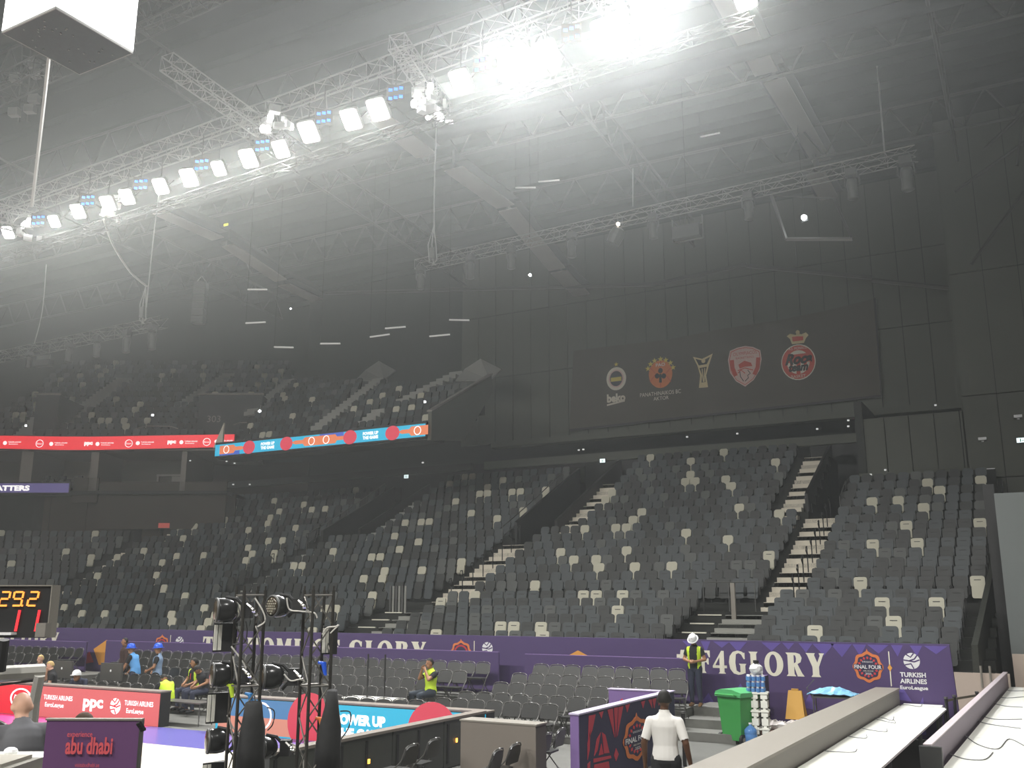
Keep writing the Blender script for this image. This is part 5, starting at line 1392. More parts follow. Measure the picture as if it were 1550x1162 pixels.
# LED ribbons
def FP(n=.0): return Plane(f0 * (FDH - n), r0)
rb_ = fthing('led_ribbon', 'red LED ribbon with white sponsor marks along the upper tier at left', 'led ribbon')
def strip_poly(y_top, y_bot, xs, n0, n1, m, name, parent):
    vs = []
    for n_ in (n0, n1):
        for x in xs: vs += [(FX(x, y_top(x)), -n_, FZ(y_bot(x))), (FX(x, y_top(x)), -n_, FZ(y_top(x)))]
    k = len(xs); fs = []
    for i in range(k - 1):
        a, b, c, d = 2 * i, 2 * i + 2, 2 * i + 3, 2 * i + 1; o_ = 2 * k
        fs += [(a + o_, b + o_, c + o_, d + o_), (d, c, b, a), (d + o_, c + o_, c, d), (a, b, b + o_, a + o_)]
    fs += [(0, 2 * k, 2 * k + 1, 1), (2 * k - 2, 2 * k - 1, 4 * k - 1, 4 * k - 2)]
    return MB().add(vs, fs).build(name, m, parent)
yt = lambda x: 660.5 + (1.5 if x > 100 else 1.5 * x / 100) - max(0, (x - 150) / 205) * 3.5
yb = lambda x: 679.5 + (2.2 if x > 100 else 2.2 * x / 100) - max(0, (x - 150) / 205) * 4.5
xs = list(range(-60, 356, 26)) + [357]
strip_poly(yt, yb, xs, .25, .35, M_LEDR, 'led_face', rb_)
strip_poly(lambda x: yt(x) - 1.5, lambda x: yb(x) + 1.5, xs, -.2, .24, M_BLACK, 'ribbon_housing', rb_)
PF = FP(.36); PFL = Plane((0, -.36, 0), (1, 0, 0))
def rmark(x, kind):
    y = (yt(x) + yb(x)) / 2; c = PF.hit(x, y); s = 1.0
    if kind == 'ring':
        art('ring_mark', PFL, [[ellipse(c[0], c[1], .24, .24), ellipse(c[0], c[1], .205, .205)[::-1]]], M_LEDW, rb_)
        text('ring_lettering', 'Betsson', PFL, c[0], c[1], .12, M_LEDW, rb_, wide=.36, shear=.3)
    if kind == 'ppc': text('sponsor_lettering', 'ppc', PFL, c[0], c[1], .26, M_LEDW, rb_, wide=.52, bold=.06)
    if kind == 'lg':
        art('league_ball', PFL, ball_mark(c[0] - .42, c[1], .12), M_LEDW, rb_)
        text('sponsor_lettering', 'TURKISH AIRLINES', PFL, c[0] + .17, c[1] + .06, .08, M_LEDW, rb_, wide=.80, bold=.02)
        text('sponsor_lettering', 'EuroLeague', PFL, c[0] + .10, c[1] - .07, .09, M_LEDW, rb_, wide=.55, bold=.02)
for x, k in ((18, 'lg'), (60, 'ring'), (88, 'lg'), (134, 'ppc'), (158, 'lg'), (195, 'ring'), (219, 'lg'), (260, 'ppc'), (285, 'lg'), (313, 'ring'), (338, 'lg')): rmark(x, k)
t = fthing('led_ribbon', 'dim purple LED ribbon ending in ATTERS below the left suite', 'led ribbon')
fbox(-60, 109, 730, 747, .05, .25, 'ribbon_housing', M_BLACK, t); fbox(-60, 107, 732, 746, .25, .27, 'led_face', mat('led_dim_purple', (.05, .04, .12), .4, emit=.30, ecol=(.22, .17, .50)), t)
c = FP(.28).hit(22, 738.5); text('ribbon_lettering', 'MATTERS', Plane((0, -.28, 0), (1, 0, 0)), FP(.28).hit(14, 738)[0], c[1], .33, M_LEDW, t, wide=FP(.28).hit(45, 738)[0] - FP(.28).hit(-17, 738)[0], bold=.05)
t = thing('led_ribbon', 'cyan and orange LED ribbon on the front of the right upper balcony', 'led ribbon')
MB().bx(UX0, UX1, 37.9, 38.1, 10.62, 11.42).build('ribbon_housing', M_BLACK, t)
PR = Plane((0, 37.9, 0), (1, 0, 0)); rz0, rz1 = 10.68, 11.30
art('cyan_field', PR, [[rect(UX0, rz0, UX1, rz1)]], M_LEDC, t, n=.01)
def rx_(x): return PR.hit(x, 665)[0]
def zig(a, b, flip=False):
    """orange arrow shape between two columns of the photo"""
    u0, u1 = rx_(a), rx_(b); m_ = (rz0 + rz1) / 2; L = u1 - u0
    pts = [(0, .06), (0, .52), (.55, .52), (.62, .40), (.86, .40), (1, .30), (.86, .20), (.62, .20), (.55, .06)] if not flip else [(1, .06), (1, .52), (.45, .52), (.38, .40), (.14, .40), (0, .30), (.14, .20), (.38, .20), (.45, .06)]
    return [[(u0 + L * p, rz0 + .02 + q) for p, q in pts]]
arts('blue_underlay', PR, [[rect(rx_(334), rz0, rx_(364), rz0 + .2)], [rect(rx_(484), rz0 + .3, rx_(520), rz1)]], M_LEDBL, t, n=.013)
arts('orange_shape', PR, [zig(334, 372), zig(441, 488, True), zig(488, 524), zig(602, 648, True)], M_LEDO, t, n=.018)
arts('crimson_disc', PR, [[ellipse(rx_(x), (rz0 + rz1) / 2, .42, .36)] for x in (378, 434, 530, 594)], M_LEDCR, t, n=.024)
arts('ring_mark', PR, [[ellipse(rx_(x), (rz0 + rz1) / 2, .21, .22), ellipse(rx_(x), (rz0 + rz1) / 2, .17, .18)[::-1]] for x in (344, 472, 494, 632)], M_LEDW, t, n=.026)
for x in (406, 561):
    text('slogan_lettering', 'POWER UP', PR, rx_(x), 11.09, .17, M_LEDW, t, n=.026, wide=.95, bold=.05); text('slogan_lettering', 'THE GAME', PR, rx_(x), 10.88, .17, M_LEDW, t, n=.026, wide=.95, bold=.05)
t = MB().add([(UX0 - .9, 38.6, 11.3), (UX0 + .1, 38.3, 11.3), (UX0 + .1, 38.3, 12.6), (UX0 - .9, 38.7, 11.32), (UX0 + .1, 38.4, 11.3), (UX0 + .1, 38.4, 12.6)], [(0, 1, 2), (5, 4, 3), (0, 3, 4, 1), (1, 4, 5, 2), (2, 5, 3, 0)]).build('corner_fin', M_STEP, ut)
# upper tier, left part: slope behind the red ribbon
ul = sroot('upper_terrace', f0 * FDH, YAW)
def lz(k): return FZ(657) - .35 + .52 * k
pr = [(.2, FZ(678)), (.2, FZ(659))]
for k in range(15): pr += [(.5 + .8 * k, pr[-1][1]), (.5 + .8 * k, lz(k))]
pr += [(13.5, pr[-1][1]), (13.5, FZ(678) + 3)]
n = len(pr); xa, xb = FX(-60), FX(372)
V = [(x, y, z) for x in (xa, xb) for y, z in pr]
MB().add(V, [(i, (i + 1) % n, n + (i + 1) % n, n + i) for i in range(n)] + [tuple(reversed(range(n))), tuple(range(n, 2 * n))]).build('terrace_slab', M_CONC, ul)
W = Matrix.Rotation(YAW, 3, 'Z')
stl = [(-1, 40, 10), (50, 32, 14), (70, 5, 6), (225, 20, 12)]
STL = [(FX(22), FX(12), 1.2, 0, 4), (FX(58), FX(80), 1.2, 2, 12), (FX(222), FX(262), .9, 6, 13), (FX(318), FX(322), 1.4, 0, 1)]
for a, b, wd, k0, k1 in STL:
    r = sroot('upper_stairs', f0 * FDH, YAW)
    for k in range(k0, k1):
        for h in (0, 1): MB().box((a + (b - a) * (k + h / 2 - k0) / max(1, k1 - k0), .5 + .8 * k + .2 + .4 * h, lz(k) + .1 + .26 * h), (wd, .4, .26)).build('step', M_STEPD, r)
VOM = [(FX(30), FX(66), 1, 5), (FX(285), FX(384), 1, 5)]
for k in range(15):
    x = xa + .4
    while x < xb - .3:
        ok = True
        for a, b, wd, k0, k1 in STL:
            if k0 <= k <= k1 and abs(a + (b - a) * (k - k0) / max(1, k1 - k0) - x) < wd / 2 + .3: ok = False
        for a, b, k0, k1 in VOM:
            if k0 <= k < k1 and a < x < b: ok = False
        if ok: items.append((W @ Vector((x, .5 + .8 * k + .45, lz(k))) + f0 * FDH, YAW, seat_color(ru)))
        x += .5
seat_stuff('upper_seating', items, 'dark and grey seats with a few cream ones on the steep upper tier')
for i, (a, b, k0, k1) in enumerate(VOM):
    o = sroot('opening_box', f0 * FDH, YAW)
    MB().bx(a, b, .9 + .8 * k0 - .4, .9 + .8 * k1, lz(k0), lz(k1) + .5).build('box_walls', M_BLACK, o)
    MB().bx(a - .1, b + .1, .9 + .8 * k0 - .5, .9 + .8 * k0 - .35, lz(k1) + .5, lz(k1) + .62).build('top_rail', M_LEDGE, o)
PV = Plane(f0 * (FDH + .9 + .8 * VOM[1][2] - .46), r0)
c = PV.hit(324, 634); t = thing('section_number', 'dim white number 303 on the dark upper tier opening', 'sign')
text('number_lettering', '303', PV, c[0], c[1], .42, M_LEDGE, t, n=.05, wide=.85)
# small round tables / rails on the upper tier
for (x, y, w_, lb) in ((228, 641, 65, 'pale curved rail in the upper tier above the red ribbon'), (376, 635, 60, 'pale ledge in the upper tier beside the number 303')):
    c = (r0 * FX(x, y) + f0 * (FDH + 1.0)); z = FZ(y)
    t = thing('rail_ledge', lb, 'ledge', (c.x, c.y, z), YAW)
    L_ = FX(x + w_ / 2, y) - FX(x - w_ / 2, y)
    MB().tube([(-L_ / 2, .1, -.12), (-L_ / 3, 0, 0), (0, -.05, .02), (L_ / 3, 0, 0), (L_ / 2, .1, -.12)], .035, 6).build('rail', M_LEDGE, t)
    for k in (-1, 0, 1): MB().tube([(k * L_ / 3, 0, 0), (k * L_ / 3, 0, -.9)], .025, 5).build('post', M_STEELD, t)
def drop(p, parent=None, r=.012):
    p = Vector(p); inv = parent.matrix_world.inverted() if False else None
    z = 30 - 4.4 * (p.y + 6) / 68
    loc = parent.location if parent is not None else Vector((0, 0, 0))
    M = Matrix.Rotation(-(parent.rotation_euler.z if parent is not None else 0), 3, 'Z')
    MB().tube([M @ (p - loc), M @ (Vector((p.x, p.y, z)) - loc)], r, 4).build('hanger_wire', M_BLACK, parent)
def small_light(label, p, r=.12, e=12, group='small work lights'):
    t = thing('work_light', label, 'lamp', p, 0, group)
    MB().ell((0, 0, 0), (r, r, r), 10, 6).build('bulb', mat('work_light_lit_%d' % e, (1, 1, 1), .4, emit=e, ecol=(.95, 1, 1)), t)
    MB().box((0, r + .04, .0), (r * 2.2, .08, r * 2.2)).build('housing', M_BLACK, t)
    if 'roof lamps' in group: drop(p, t)
small_light('bright small light on the upper tier stairs beside 303', at_d(393, 622, 57), .08, 12)
small_light('small light on the rightmost upper tier stairs', at_d(643, 608, 50), .06, 12)
small_light('small light on the far left of the upper tier', at_d(39, 644, 59), .06, 12)
small_light('small upright light above the red ribbon', at_d(231, 628, 59), .07, 12)

# ================================================================== BACK AND SIDE WALLS
wall = sroot('wall_back')
MB().bx(-47, -2.35, 54.0, 54.3, 0, 30).build('rear_wall', M_DARK, wall)
MB().bx(FX(-250), FX(560), 14.2, 14.5, 3, 32).build('rear_wall', M_DARK, ul)
MB().bx(-31, -2.35, 50.25, 50.5, 12.3, 24.5).build('upper_wall', M_DARK, wall)
x = -31.0; rp = random.Random(9)
pm = MB().bx(-.60, .60, -.06, .0, 0, 1).mesh('wall_panel', M_PANEL)
k = 0
while x < -2.5:
    for z0, z1 in ((12.3, 16.4), (16.45, 20.4), (20.45, 24.4)):
        o = put('wall_panel', pm, wall, (x + .62, 50.25 - rp.uniform(0, .03), z0)); o.scale = (1, 1, z1 - z0)
    x += 1.24; k += 1
MB().bx(-28.5, -2.35, 49.6, 50.3, 11.95, 12.3).build('slot_top_beam', M_PANEL, wall)
MB().bx(-28.5, -6.9, 48.8, 49.1, 10.55, 11.0).build('handrail_beam', M_PANEL, wall)
MB().bx(-50, -28.5, 47.3, 47.6, 10.35, 10.75).build('handrail_beam', M_DARK, wall)
MB().bx(-50, -6.6, 52.5, 52.8, 7, 11.5).build('concourse_shade_wall', M_BLACK, wall)  # painted black to stand for the darkness of the open concourse
wr_ = sroot('wall_right')
# panelled wall behind the right-hand block
x = -6.75; i = 0
while x < -2.4:
    MB().bx(x + .02, min(x + 1.05, -2.3) - .02, 46.0, 46.2, 8.0, 11.15).build('wall_panel', M_PANEL, wr_); x += 1.05
for x0, x1 in ((-6.9, -4.6), (-4.55, -2.3)): MB().bx(x0, x1, 45.6, 45.8, 7.0, 8.6).build('wall_panel', M_PANEL, wr_)
MB().bx(-6.95, -6.6, 45.9, 54, 4, 12.0).build('return_wall', M_DARK, wr_)
MB().bx(-2.45, -2.3, 46.0, 50.5, 4, 25).build('return_wall', M_PANEL, wr_)
x = -2.4
while x < 5:
    for z0, z1 in ((3.5, 8.1), (8.15, 11.75), (11.8, 17.4), (17.45, 25)):
        MB().bx(x + .015, x + 1.385, 45.9, 46.0, z0, z1).build('wall_panel', M_PANEL, wr_)
    x += 1.4
MB().bx(-2.4, 8, 46.0, 46.3, 0, 26).build('wall_core', M_DARK, wr_)
# sloping side skirt of the right-hand block, drape and cladding
MB().add([(-1.85, 27.4, 0), (-1.3, 45.6, 0), (-1.3, 45.6, 8.0), (-1.5, 34, 4.0), (-1.8, 27.4, 1.9), (-1.7, 27.4, 0), (-1.15, 45.6, 0), (-1.15, 45.6, 8.0), (-1.35, 34, 4.0), (-1.65, 27.4, 1.9)],
         [(4, 3, 2, 1, 0), (5, 6, 7, 8, 9), (2, 3, 8, 7), (3, 4, 9, 8), (4, 0, 5, 9)]).build('side_skirt', mat('side_skirt_dark', (.035, .037, .03), .8, noise=.5, scale=9), wr_)
MB().bx(-1.32, -1.02, 31.2, 31.5, 0, 6.3).build('dark_drape', M_BLACK, wr_)
for k in range(3): MB().bx(-1.0 + 1.0 * k, -.02 + 1.0 * k, 29.9, 30.0, 1.5, 5.9).build('cladding_panel', M_PANELL, wr_)
for k in range(2): MB().bx(-.98 + 1.5 * k, .50 + 1.5 * k, 29.6, 29.75, 0, 1.60).build('beige_panel', M_BEIGE, wr_)
MB().bx(-2.45, -1.0, 27.2, 27.3, 0, 1.24).build('beige_panel', M_BEIGE, wr_)
for x in (-1.62, -1.42): MB().tube([(x, 27.1, .9), (x, 27.1, 1.42)], .03, 6).build('pale_post', M_LEDGE, wr_)
for (x, y, lb) in ((1487, 664, 'white camera bracket on the panelled right wall'), (1541, 630, 'small white sensor high on the right wall'), (1500, 711, 'small white fitting low on the right wall')):
    p = at_y(x, y, 45.75); t = thing('wall_fitting', lb, 'fitting', p)
    MB().bx(-.16, .16, -.1, .1, -.06, .06).build('body', M_WHITE, t); MB().bx(-.05, .05, .05, .15, -.12, .0).build('bracket', M_WHITE, t)
def exit_sign(x, y, Y, lb):
    p = at_y(x, y, Y); t = thing('exit_sign', lb, 'sign', p, 0, 'lit exit signs')
    MB().bx(-.17, .17, 0, .08, -.12, .12).build('sign_box', M_BLACK, t); MB().bx(-.155, .155, -.01, 0, -.10, .10).build('lit_face', mat('exit_face_lit', (.8, .9, .9), .4, emit=1.2, ecol=(.75, .9, .92)), t)
    P_ = Plane(p + Vector((0, -.012, 0)), (1, 0, 0)); 
    art('running_figure', Plane((0, -.012, 0), (1, 0, 0)), [[rect(-.03, -.07, .01, .06)], [rect(.05, -.03, .12, .0)]], mat('exit_green', (.02, .25, .1), .5), t)
exit_sign(912, 697, 48.6, 'small lit exit sign above the opening left of the main seat block'); exit_sign(615, 721, 47.2, 'small lit exit sign above the seats below the cyan ribbon')
exit_sign(253, 741, 47, 'small lit exit sign beside the right suite'); exit_sign(1545, 666, 45.7, 'small lit exit sign on the right wall')
p = at_d(248, 795, 52); t = thing('red_sign', 'small red block in the dark opening left of the far pale stairs', 'sign', p, YAW)
MB().bx(-.30, .30, 0, .06, -.13, .13).build('sign_face', mat('red_sign_face', (.5, .07, .05), .5, emit=.15), t); MB().bx(-.33, .33, .06, .1, -.16, .16).build('sign_back', M_BLACK, t)
for i, (x, y) in enumerate(((876, 681), (883, 680), (1040, 661), (1116, 656), (1237, 649), (1284, 636), (1284, 645), (1416, 613), (1340, 711), (1318, 718), (640, 700), (355, 701), (288, 697), (343, 698), (378, 733), (353, 733))):
    p = at_y(x, y, 45.4 if x > 800 else 40.5 if x > 600 else 41)
    o = MB().box(p, (.09, .06, .07)).build('pin_light', mat('pin_light_lit', (1, 1, 1), .4, emit=.35)); tag(o, f'tiny pale fitting in the shadow behind the seats, {ORD[i]} counted from the middle', 'fitting', 'tiny wall fittings')

# the big dark screen with five emblems ---------------------------------------
SPY = 49.9
t = thing('wall_banner', 'wide dark screen with five team emblems high on the back wall', 'screen')
PB2 = Plane((0, SPY, 0), (1, 0, 0)); H2 = PB2.hit
tl = [(868, 531), (920, 524), (1010, 514), (1090, 498), (1180, 484), (1250, 470), (1323, 452)]
out = [H2(*q) for q in ((862, 650), (1333, 598))] + [H2(*q) for q in tl[::-1]]
art('screen_sheet', PB2, [[out]], mat('dark_warm_fabric', (.085, .075, .062), .9, noise=.08, scale=1), t, n=0, th=.15)
art('edge_frame', PB2, [[band([H2(862, 651), H2(1334, 599), H2(1324, 451)], .12)]], M_BLACK, t, n=.03, th=.05)
LG = dict(w=mat('emblem_cream', (.66, .62, .52), .8), p=mat('emblem_pink', (.62, .45, .40), .8), o=mat('emblem_orange', (.62, .19, .055), .8), r=mat('emblem_red', (.50, .07, .05), .8),
          n=mat('emblem_navy', (.05, .045, .06), .8), y=mat('emblem_yellow', (.62, .50, .10), .8), g=mat('emblem_gold', (.60, .50, .28), .8), b=mat('emblem_black', (.02, .02, .018), .8))
def E_(cx, cy, rx, ry, n=28):
    a, b = H2(cx, cy), H2(cx + rx, cy); c = H2(cx, cy - ry); return ellipse(a[0], a[1], b[0] - a[0], c[1] - a[1], n)
def pp(*pts): return [H2(x, y) for x, y in pts]
def A_(name, shapes, m, n): art(name, PB2, shapes, LG[m], t, n=n, th=.01)
def TX(s, x, y, hpx, wpx, m, n, bold=.02, shear=0):
    a, b = H2(x - wpx / 2, y), H2(x + wpx / 2, y); h0, h1 = H2(x, y + hpx / 2), H2(x, y - hpx / 2)
    return text('emblem_lettering', s, PB2, (a[0] + b[0]) / 2, (h0[1] + h1[1]) / 2, h1[1] - h0[1], LG[m], t, n=n, wide=b[0] - a[0], bold=bold, shear=shear)
# 1
A_('round_emblem', [[E_(933, 573, 15, 17.5)]], 'w', .02); A_('round_emblem_rim', [[E_(933, 573, 11.5, 13.5)]], 'p', .03); A_('round_emblem_core', [[E_(933, 573, 9.5, 11.5)]], 'n', .04)
A_('yellow_stripes', [pp((925, 572), (941, 570), (941, 576), (925, 578))], 'y', .05); a = H2(933, 551.5); A_('star', [star(a[0], a[1], .14)], 'y', .03)
TX('beko', 933, 602, 13, 28, 'w', .03, .05); A_('underline', [pp((919, 612), (946, 605), (946, 607.5), (919, 614.5))], 'w', .03)
# 2
A_('orange_ball', [[E_(1000, 566, 18, 21)]], 'o', .02); A_('ball_seams', [[band(pp((984, 556), (993, 566), (984, 578)), .03)], [band(pp((1016, 556), (1007, 566), (1016, 578)), .03)], [band(pp((1000, 546), (1000, 587)), .03)]], 'r', .03)
A_('clover', [[E_(1000, 561, 3.4, 4)], [E_(995, 569, 3.4, 4)], [E_(1005, 569, 3.4, 4)], pp((998.5, 566), (1001.5, 566), (1002, 579), (998, 579))], 'b', .04)
sh = [star(*H2(x, y), .17) for x, y in ((981, 558), (985, 551), (991, 546), (1000, 543.5), (1008, 545), (1015, 549), (1019, 556))]; A_('stars', sh, 'y', .03)
TX('PAO', 1000, 552, 5, 14, 'w', .04); TX('PANATHINAIKOS BC', 1000, 595, 6, 62, 'w', .03, .0); TX('AKTOR', 1001, 602.5, 5.5, 23, 'w', .03, .0)
# 3 trophy
A_('trophy_outline', [pp((1049, 540), (1063, 543), (1079, 535), (1073, 553), (1069, 568), (1072, 586), (1058, 587), (1060, 568), (1056, 554))], 'g', .02)
A_('trophy_inner', [pp((1053, 543), (1064, 546), (1075, 540), (1070, 551), (1058, 553)), pp((1059, 557), (1070, 555), (1067, 568), (1068, 578), (1062, 579), (1063, 568))], 'b', .03)
A_('trophy_cords', [[band(pp((1063, 558), (1065, 578)), .05)], [band(pp((1067, 557), (1066, 578)), .05)]], 'g', .04); A_('trophy_ball', [[E_(1065, 546.5, 3, 3)]], 'g', .04)
# 4 shield
SH = ((1128, 523.5), (1140, 525), (1151, 530), (1153, 543), (1150, 560), (1141, 575), (1128, 585), (1114, 577), (1105, 564), (1102, 545), (1105, 531), (1116, 526))
def shr(k): return pp(*[(1128 + (x - 1128) * k, 554 + (y - 554) * k) for x, y in SH])
A_('shield', [[shr(1.0)]], 'p', .02); A_('shield_line', [[shr(.93), shr(.90)[::-1]]], 'r', .03)
A_('shield_sides', [[band(pp((1108, 545), (1109, 557), (1114, 569)), .22)], [band(pp((1148, 541), (1147, 556), (1142, 567)), .22)]], 'r', .03)
TX('OLYMPIACOS', 1128, 534.5, 5, 36, 'r', .04, .0); TX('BASKETBALL', 1128, 541, 3, 28, 'r', .04, .0)
A_('laurel_head', [pp((1118, 552), (1127, 546), (1137, 549), (1139, 554), (1128, 555), (1120, 558)), [band(pp((1117, 561), (1128, 557), (1140, 560)), .05)], [band(pp((1117, 565), (1122, 560), (1128, 565)), .05)]], 'r', .04)
A_('face_line', [[band(pp((1132, 560), (1136, 565), (1132, 568), (1133, 572), (1128, 577)), .04)], [band(pp((1120, 562), (1121, 570), (1126, 577)), .04)]], 'b', .04)
# 5 crest with crown
A_('crest_disc', [[E_(1208.5, 548, 26.5, 27)]], 'w', .02); A_('crest_red', [[E_(1208.5, 548, 25, 25.5)]], 'r', .03); A_('crest_stripes', [[E_(1208.5, 548, 17.5, 18)]], 'w', .04)
A_('crest_bars', [pp((1193, 538), (1224, 534), (1226, 547), (1192, 550)), pp((1206, 548), (1212, 548), (1212, 566), (1206, 566)), pp((1217, 547), (1222, 547), (1219, 560), (1217, 562)), pp((1196, 550), (1200, 550), (1200, 562), (1197, 560))], 'r', .05)
TX('Roca', 1209, 543, 17, 42, 'b', .06, .05, .4); TX('team', 1209, 556, 12, 30, 'b', .06, .05, .3)
TX('A.S. MONACO', 1208, 527, 4.2, 28, 'w', .05, .0); TX('BASKET', 1209, 569.5, 4.5, 22, 'w', .05, .0)
A_('crown', [pp((1199, 521), (1196, 513), (1191, 509), (1196, 505), (1204, 507), (1208, 504), (1213, 506), (1220, 503), (1224, 507), (1220, 512), (1217, 519)), [E_(1207.5, 503, 3, 3.4)]], 'g', .03)
A_('crown_inner', [pp((1200, 517), (1199, 510), (1207, 509), (1216, 509), (1216, 515))], 'r', .04)

# ================================================================== ROOF
roof = sroot('ceiling')
# roof deck, gently falling to the right wall and the back
MB().add([(-90, -6, 30), (8, -6, 30), (8, 62, 25.6), (-90, 62, 25.6), (-90, -6, 30.3), (8, -6, 30.3), (8, 62, 25.9), (-90, 62, 25.9)],
         [(0, 1, 2, 3), (7, 6, 5, 4), (0, 4, 5, 1), (1, 5, 6, 2), (2, 6, 7, 3), (3, 7, 4, 0)]).build('roof_deck', M_ROOF, roof)
def dz_(Y): return 30 - 4.4 * (Y + 6) / 68
k = 0; Y = 8.0
while Y < 56:
    z = dz_(Y) - .25; MB().bx(-80, 6, Y, Y + .16, z - .2, z + .2).build('purlin', M_ROOF, roof); Y += 1.9
# pale-bottomed roof girders running front to back
def girder(label, X, segs, wd=1.05):
    t = thing('roof_girder', label, 'girder')
    for (Y0, z0, Y1, z1) in segs:
        for nme, w2, dz1, dz2, m in (('bottom_plate', wd, 0, .06, M_GIRD), ('web_plate', .14, .06, 1.0, M_STEELD), ('side_flange', wd + .5, .32, .38, M_STEELD)):
            vs = [(X - w2 / 2, Y0, z0 + dz1), (X + w2 / 2, Y0, z0 + dz1), (X + w2 / 2, Y1, z1 + dz1), (X - w2 / 2, Y1, z1 + dz1), (X - w2 / 2, Y0, z0 + dz2), (X + w2 / 2, Y0, z0 + dz2), (X + w2 / 2, Y1, z1 + dz2), (X - w2 / 2, Y1, z1 + dz2)]
            MB().add(vs, [(3, 2, 1, 0), (4, 5, 6, 7), (0, 1, 5, 4), (1, 2, 6, 5), (2, 3, 7, 6), (3, 0, 4, 7)]).build(nme, m, t)
def gseg(X, pts):
    out = []
    for (a, b) in pts:
        p, q = at_x(*a, X), at_x(*b, X); out.append((p.y, p.z, q.y, q.z))
    return out
girder('middle pale-bottomed roof girder ending above the dark screen', -22.6, gseg(-22.6, [((575, 180), (645, 236)), ((686, 256), (765, 313)), ((768, 318), (843, 408)), ((846, 412), (905, 472))]))
girder('right-hand pale-bottomed roof girder ending above the screen corner', -8.0, gseg(-8.0, [((1085, -30), (1160, 112)), ((1172, 122), (1244, 244)), ((1234, 262), (1284, 355)), ((1272, 362), (1303, 408))]), .95)
girder('left-hand faint roof girder over the upper tier', -38.0, gseg(-38.0, [((240, 322), (330, 362)), ((345, 372), (425, 425)), ((430, 432), (480, 455))]), .9)
def plane_truss(label, a, b, depth, nseg, r=.07, m=None, group=None, name='roof_truss'):
    a, b = Vector(a), Vector(b); t = thing(name, label, 'truss', (0, 0, 0), 0, group); m = m or M_STEELD
    up = Vector((0, 0, depth))
    MB().tube([a, b], r, 6).build('bottom_chord', m, t); MB().tube([a + up, b + up], r, 6).build('top_chord', m, t)
    mb = MB()
    for i in range(nseg):
        p, q = a.lerp(b, i / nseg), a.lerp(b, (i + 1) / nseg); mid = (p + q) / 2
        mb.tube([p, mid + up], r * .6, 5).tube([mid + up, q], r * .6, 5)
    mb.build('web_bars', m, t)
    return t
M_TR = mat('roof_steel_grey', (.085, .085, .08), .5, metal=.3)
for i, (Y, zb) in enumerate(((12, 26.6), (17.5, 26.2), (23, 25.6), (30, 25.2), (37, 24.6), (44, 23.8))):
    plane_truss(f'long grey roof truss running left to right under the roof, {ORD[i]} from the camera', (-80, Y, zb), (5, Y + .6, zb), 1.7, 42, .075, M_TR, 'long roof trusses')
for i, X in enumerate((-46, -30.5, -15.5, -1.5)):
    plane_truss(f'grey roof truss running front to back under the roof, {ORD[i]} from left', (X, 6, 25.6), (X, 50, 22.6), 1.6, 22, .07, M_TR, 'cross roof trusses')
for i, (a, b, c, d) in enumerate(((620, 440, 990, 430), (990, 430, 1130, 400), (1130, 402, 1320, 420), (1320, 424, 1480, 440), (440, 445, 620, 440))):
    p, q = at_y(a, b, 49), at_y(c, d, 49); t = thing('edge_beam', f'faint grey beam at the roof edge above the back wall, {ORD[i]} piece', 'beam', (0, 0, 0), 0, 'roof edge beams')
    MB().tube([p, q], .12, 6).build('tube', M_TR, t)
for i, (a, b, c, d, Y) in enumerate(((1470, 400, 1550, 290, 45), (1490, 225, 1550, 170, 44), (1445, 290, 1550, 215, 43), (1540, 250, 1548, 180, 43))):
    p, q = at_y(a, b, Y), at_y(c, d, Y); o = MB().tube([p, q], .07, 6).build('roof_brace', M_TR); tag(o, f'slanting steel brace on the wall at the upper right, {ORD[i]} from below', 'brace', 'slanting wall braces')
# ducts under the roof
for i, (p, q, r_) in enumerate((((-70, 20.5, 25.2), (4, 20.5, 25.2), .38), ((-70, 34, 23.9), (0, 34, 23.9), .32))):
    o = MB().tube([p, q], r_, 12).build('air_duct', M_ROOF, smooth=True); tag(o, ('nearer' if i == 0 else 'farther') + ' grey round air duct running under the roof', 'duct')
for i, (x, y) in enumerate(((1082, 50), (1030, 117), (1060, 207), (780, 284), (680, 484), (650, 509), (560, 510), (485, 520), (415, 525), (372, 489), (583, 497), (375, 195), (815, 275), (375, 438))):
    c = at_d(x, y, 47); rr2 = random.Random(i); a = rr2.uniform(-.5, .5)
    o = thing('light_tube', f'short pale tube fitting under the roof, {ORD[i]} of the scattered ones', 'fitting', c, 0, 'scattered roof fittings')
    MB().tube([(0, 0, 0), Vector((1.0 * math.cos(a), .3, 1.0 * math.sin(a) * .3))], .045, 5).build('tube', mat('dim_tube_glow', (.6, .6, .58), .3, emit=.25), o); drop(c, o, .008)  # faint glow put into the tube material

# ------------------------------------------------------------------ rigging trusses
def box_truss(label, a, b, s, nseg, r=.028, m=None, group=None):
    a, b = Vector(a), Vector(b); d = (b - a).normalized(); sd = d.cross(Vector((0, 0, 1))).normalized() * s / 2; up = sd.cross(d).normalized() * s / 2
    t = thing('lighting_truss', label, 'truss', (0, 0, 0), 0, group); m = m or M_STEEL
    cs = [sd + up, -sd + up, -sd - up, sd - up]
    for c in cs: MB().tube([a + c, b + c], r, 6).build('chord', m, t)
    mb = MB()
    for i in range(nseg):
        p, q = a.lerp(b, i / nseg), a.lerp(b, (i + 1) / nseg)
        for k in range(4):
            c1, c2 = cs[k], cs[(k + 1) % 4]
            if i % 2: c1, c2 = c2, c1
            mb.tube([p + c1, q + c2], r * .55, 4)
        if i % 3 == 0:
            for k in range(4): mb.tube([p + cs[k], p + cs[(k + 1) % 4]], r * .55, 4)
    mb.build('web_bars', m, t)
    return t
ZL = 20.0
LA, LB = at_z(-30, 366, ZL), at_z(1130, -30, ZL)
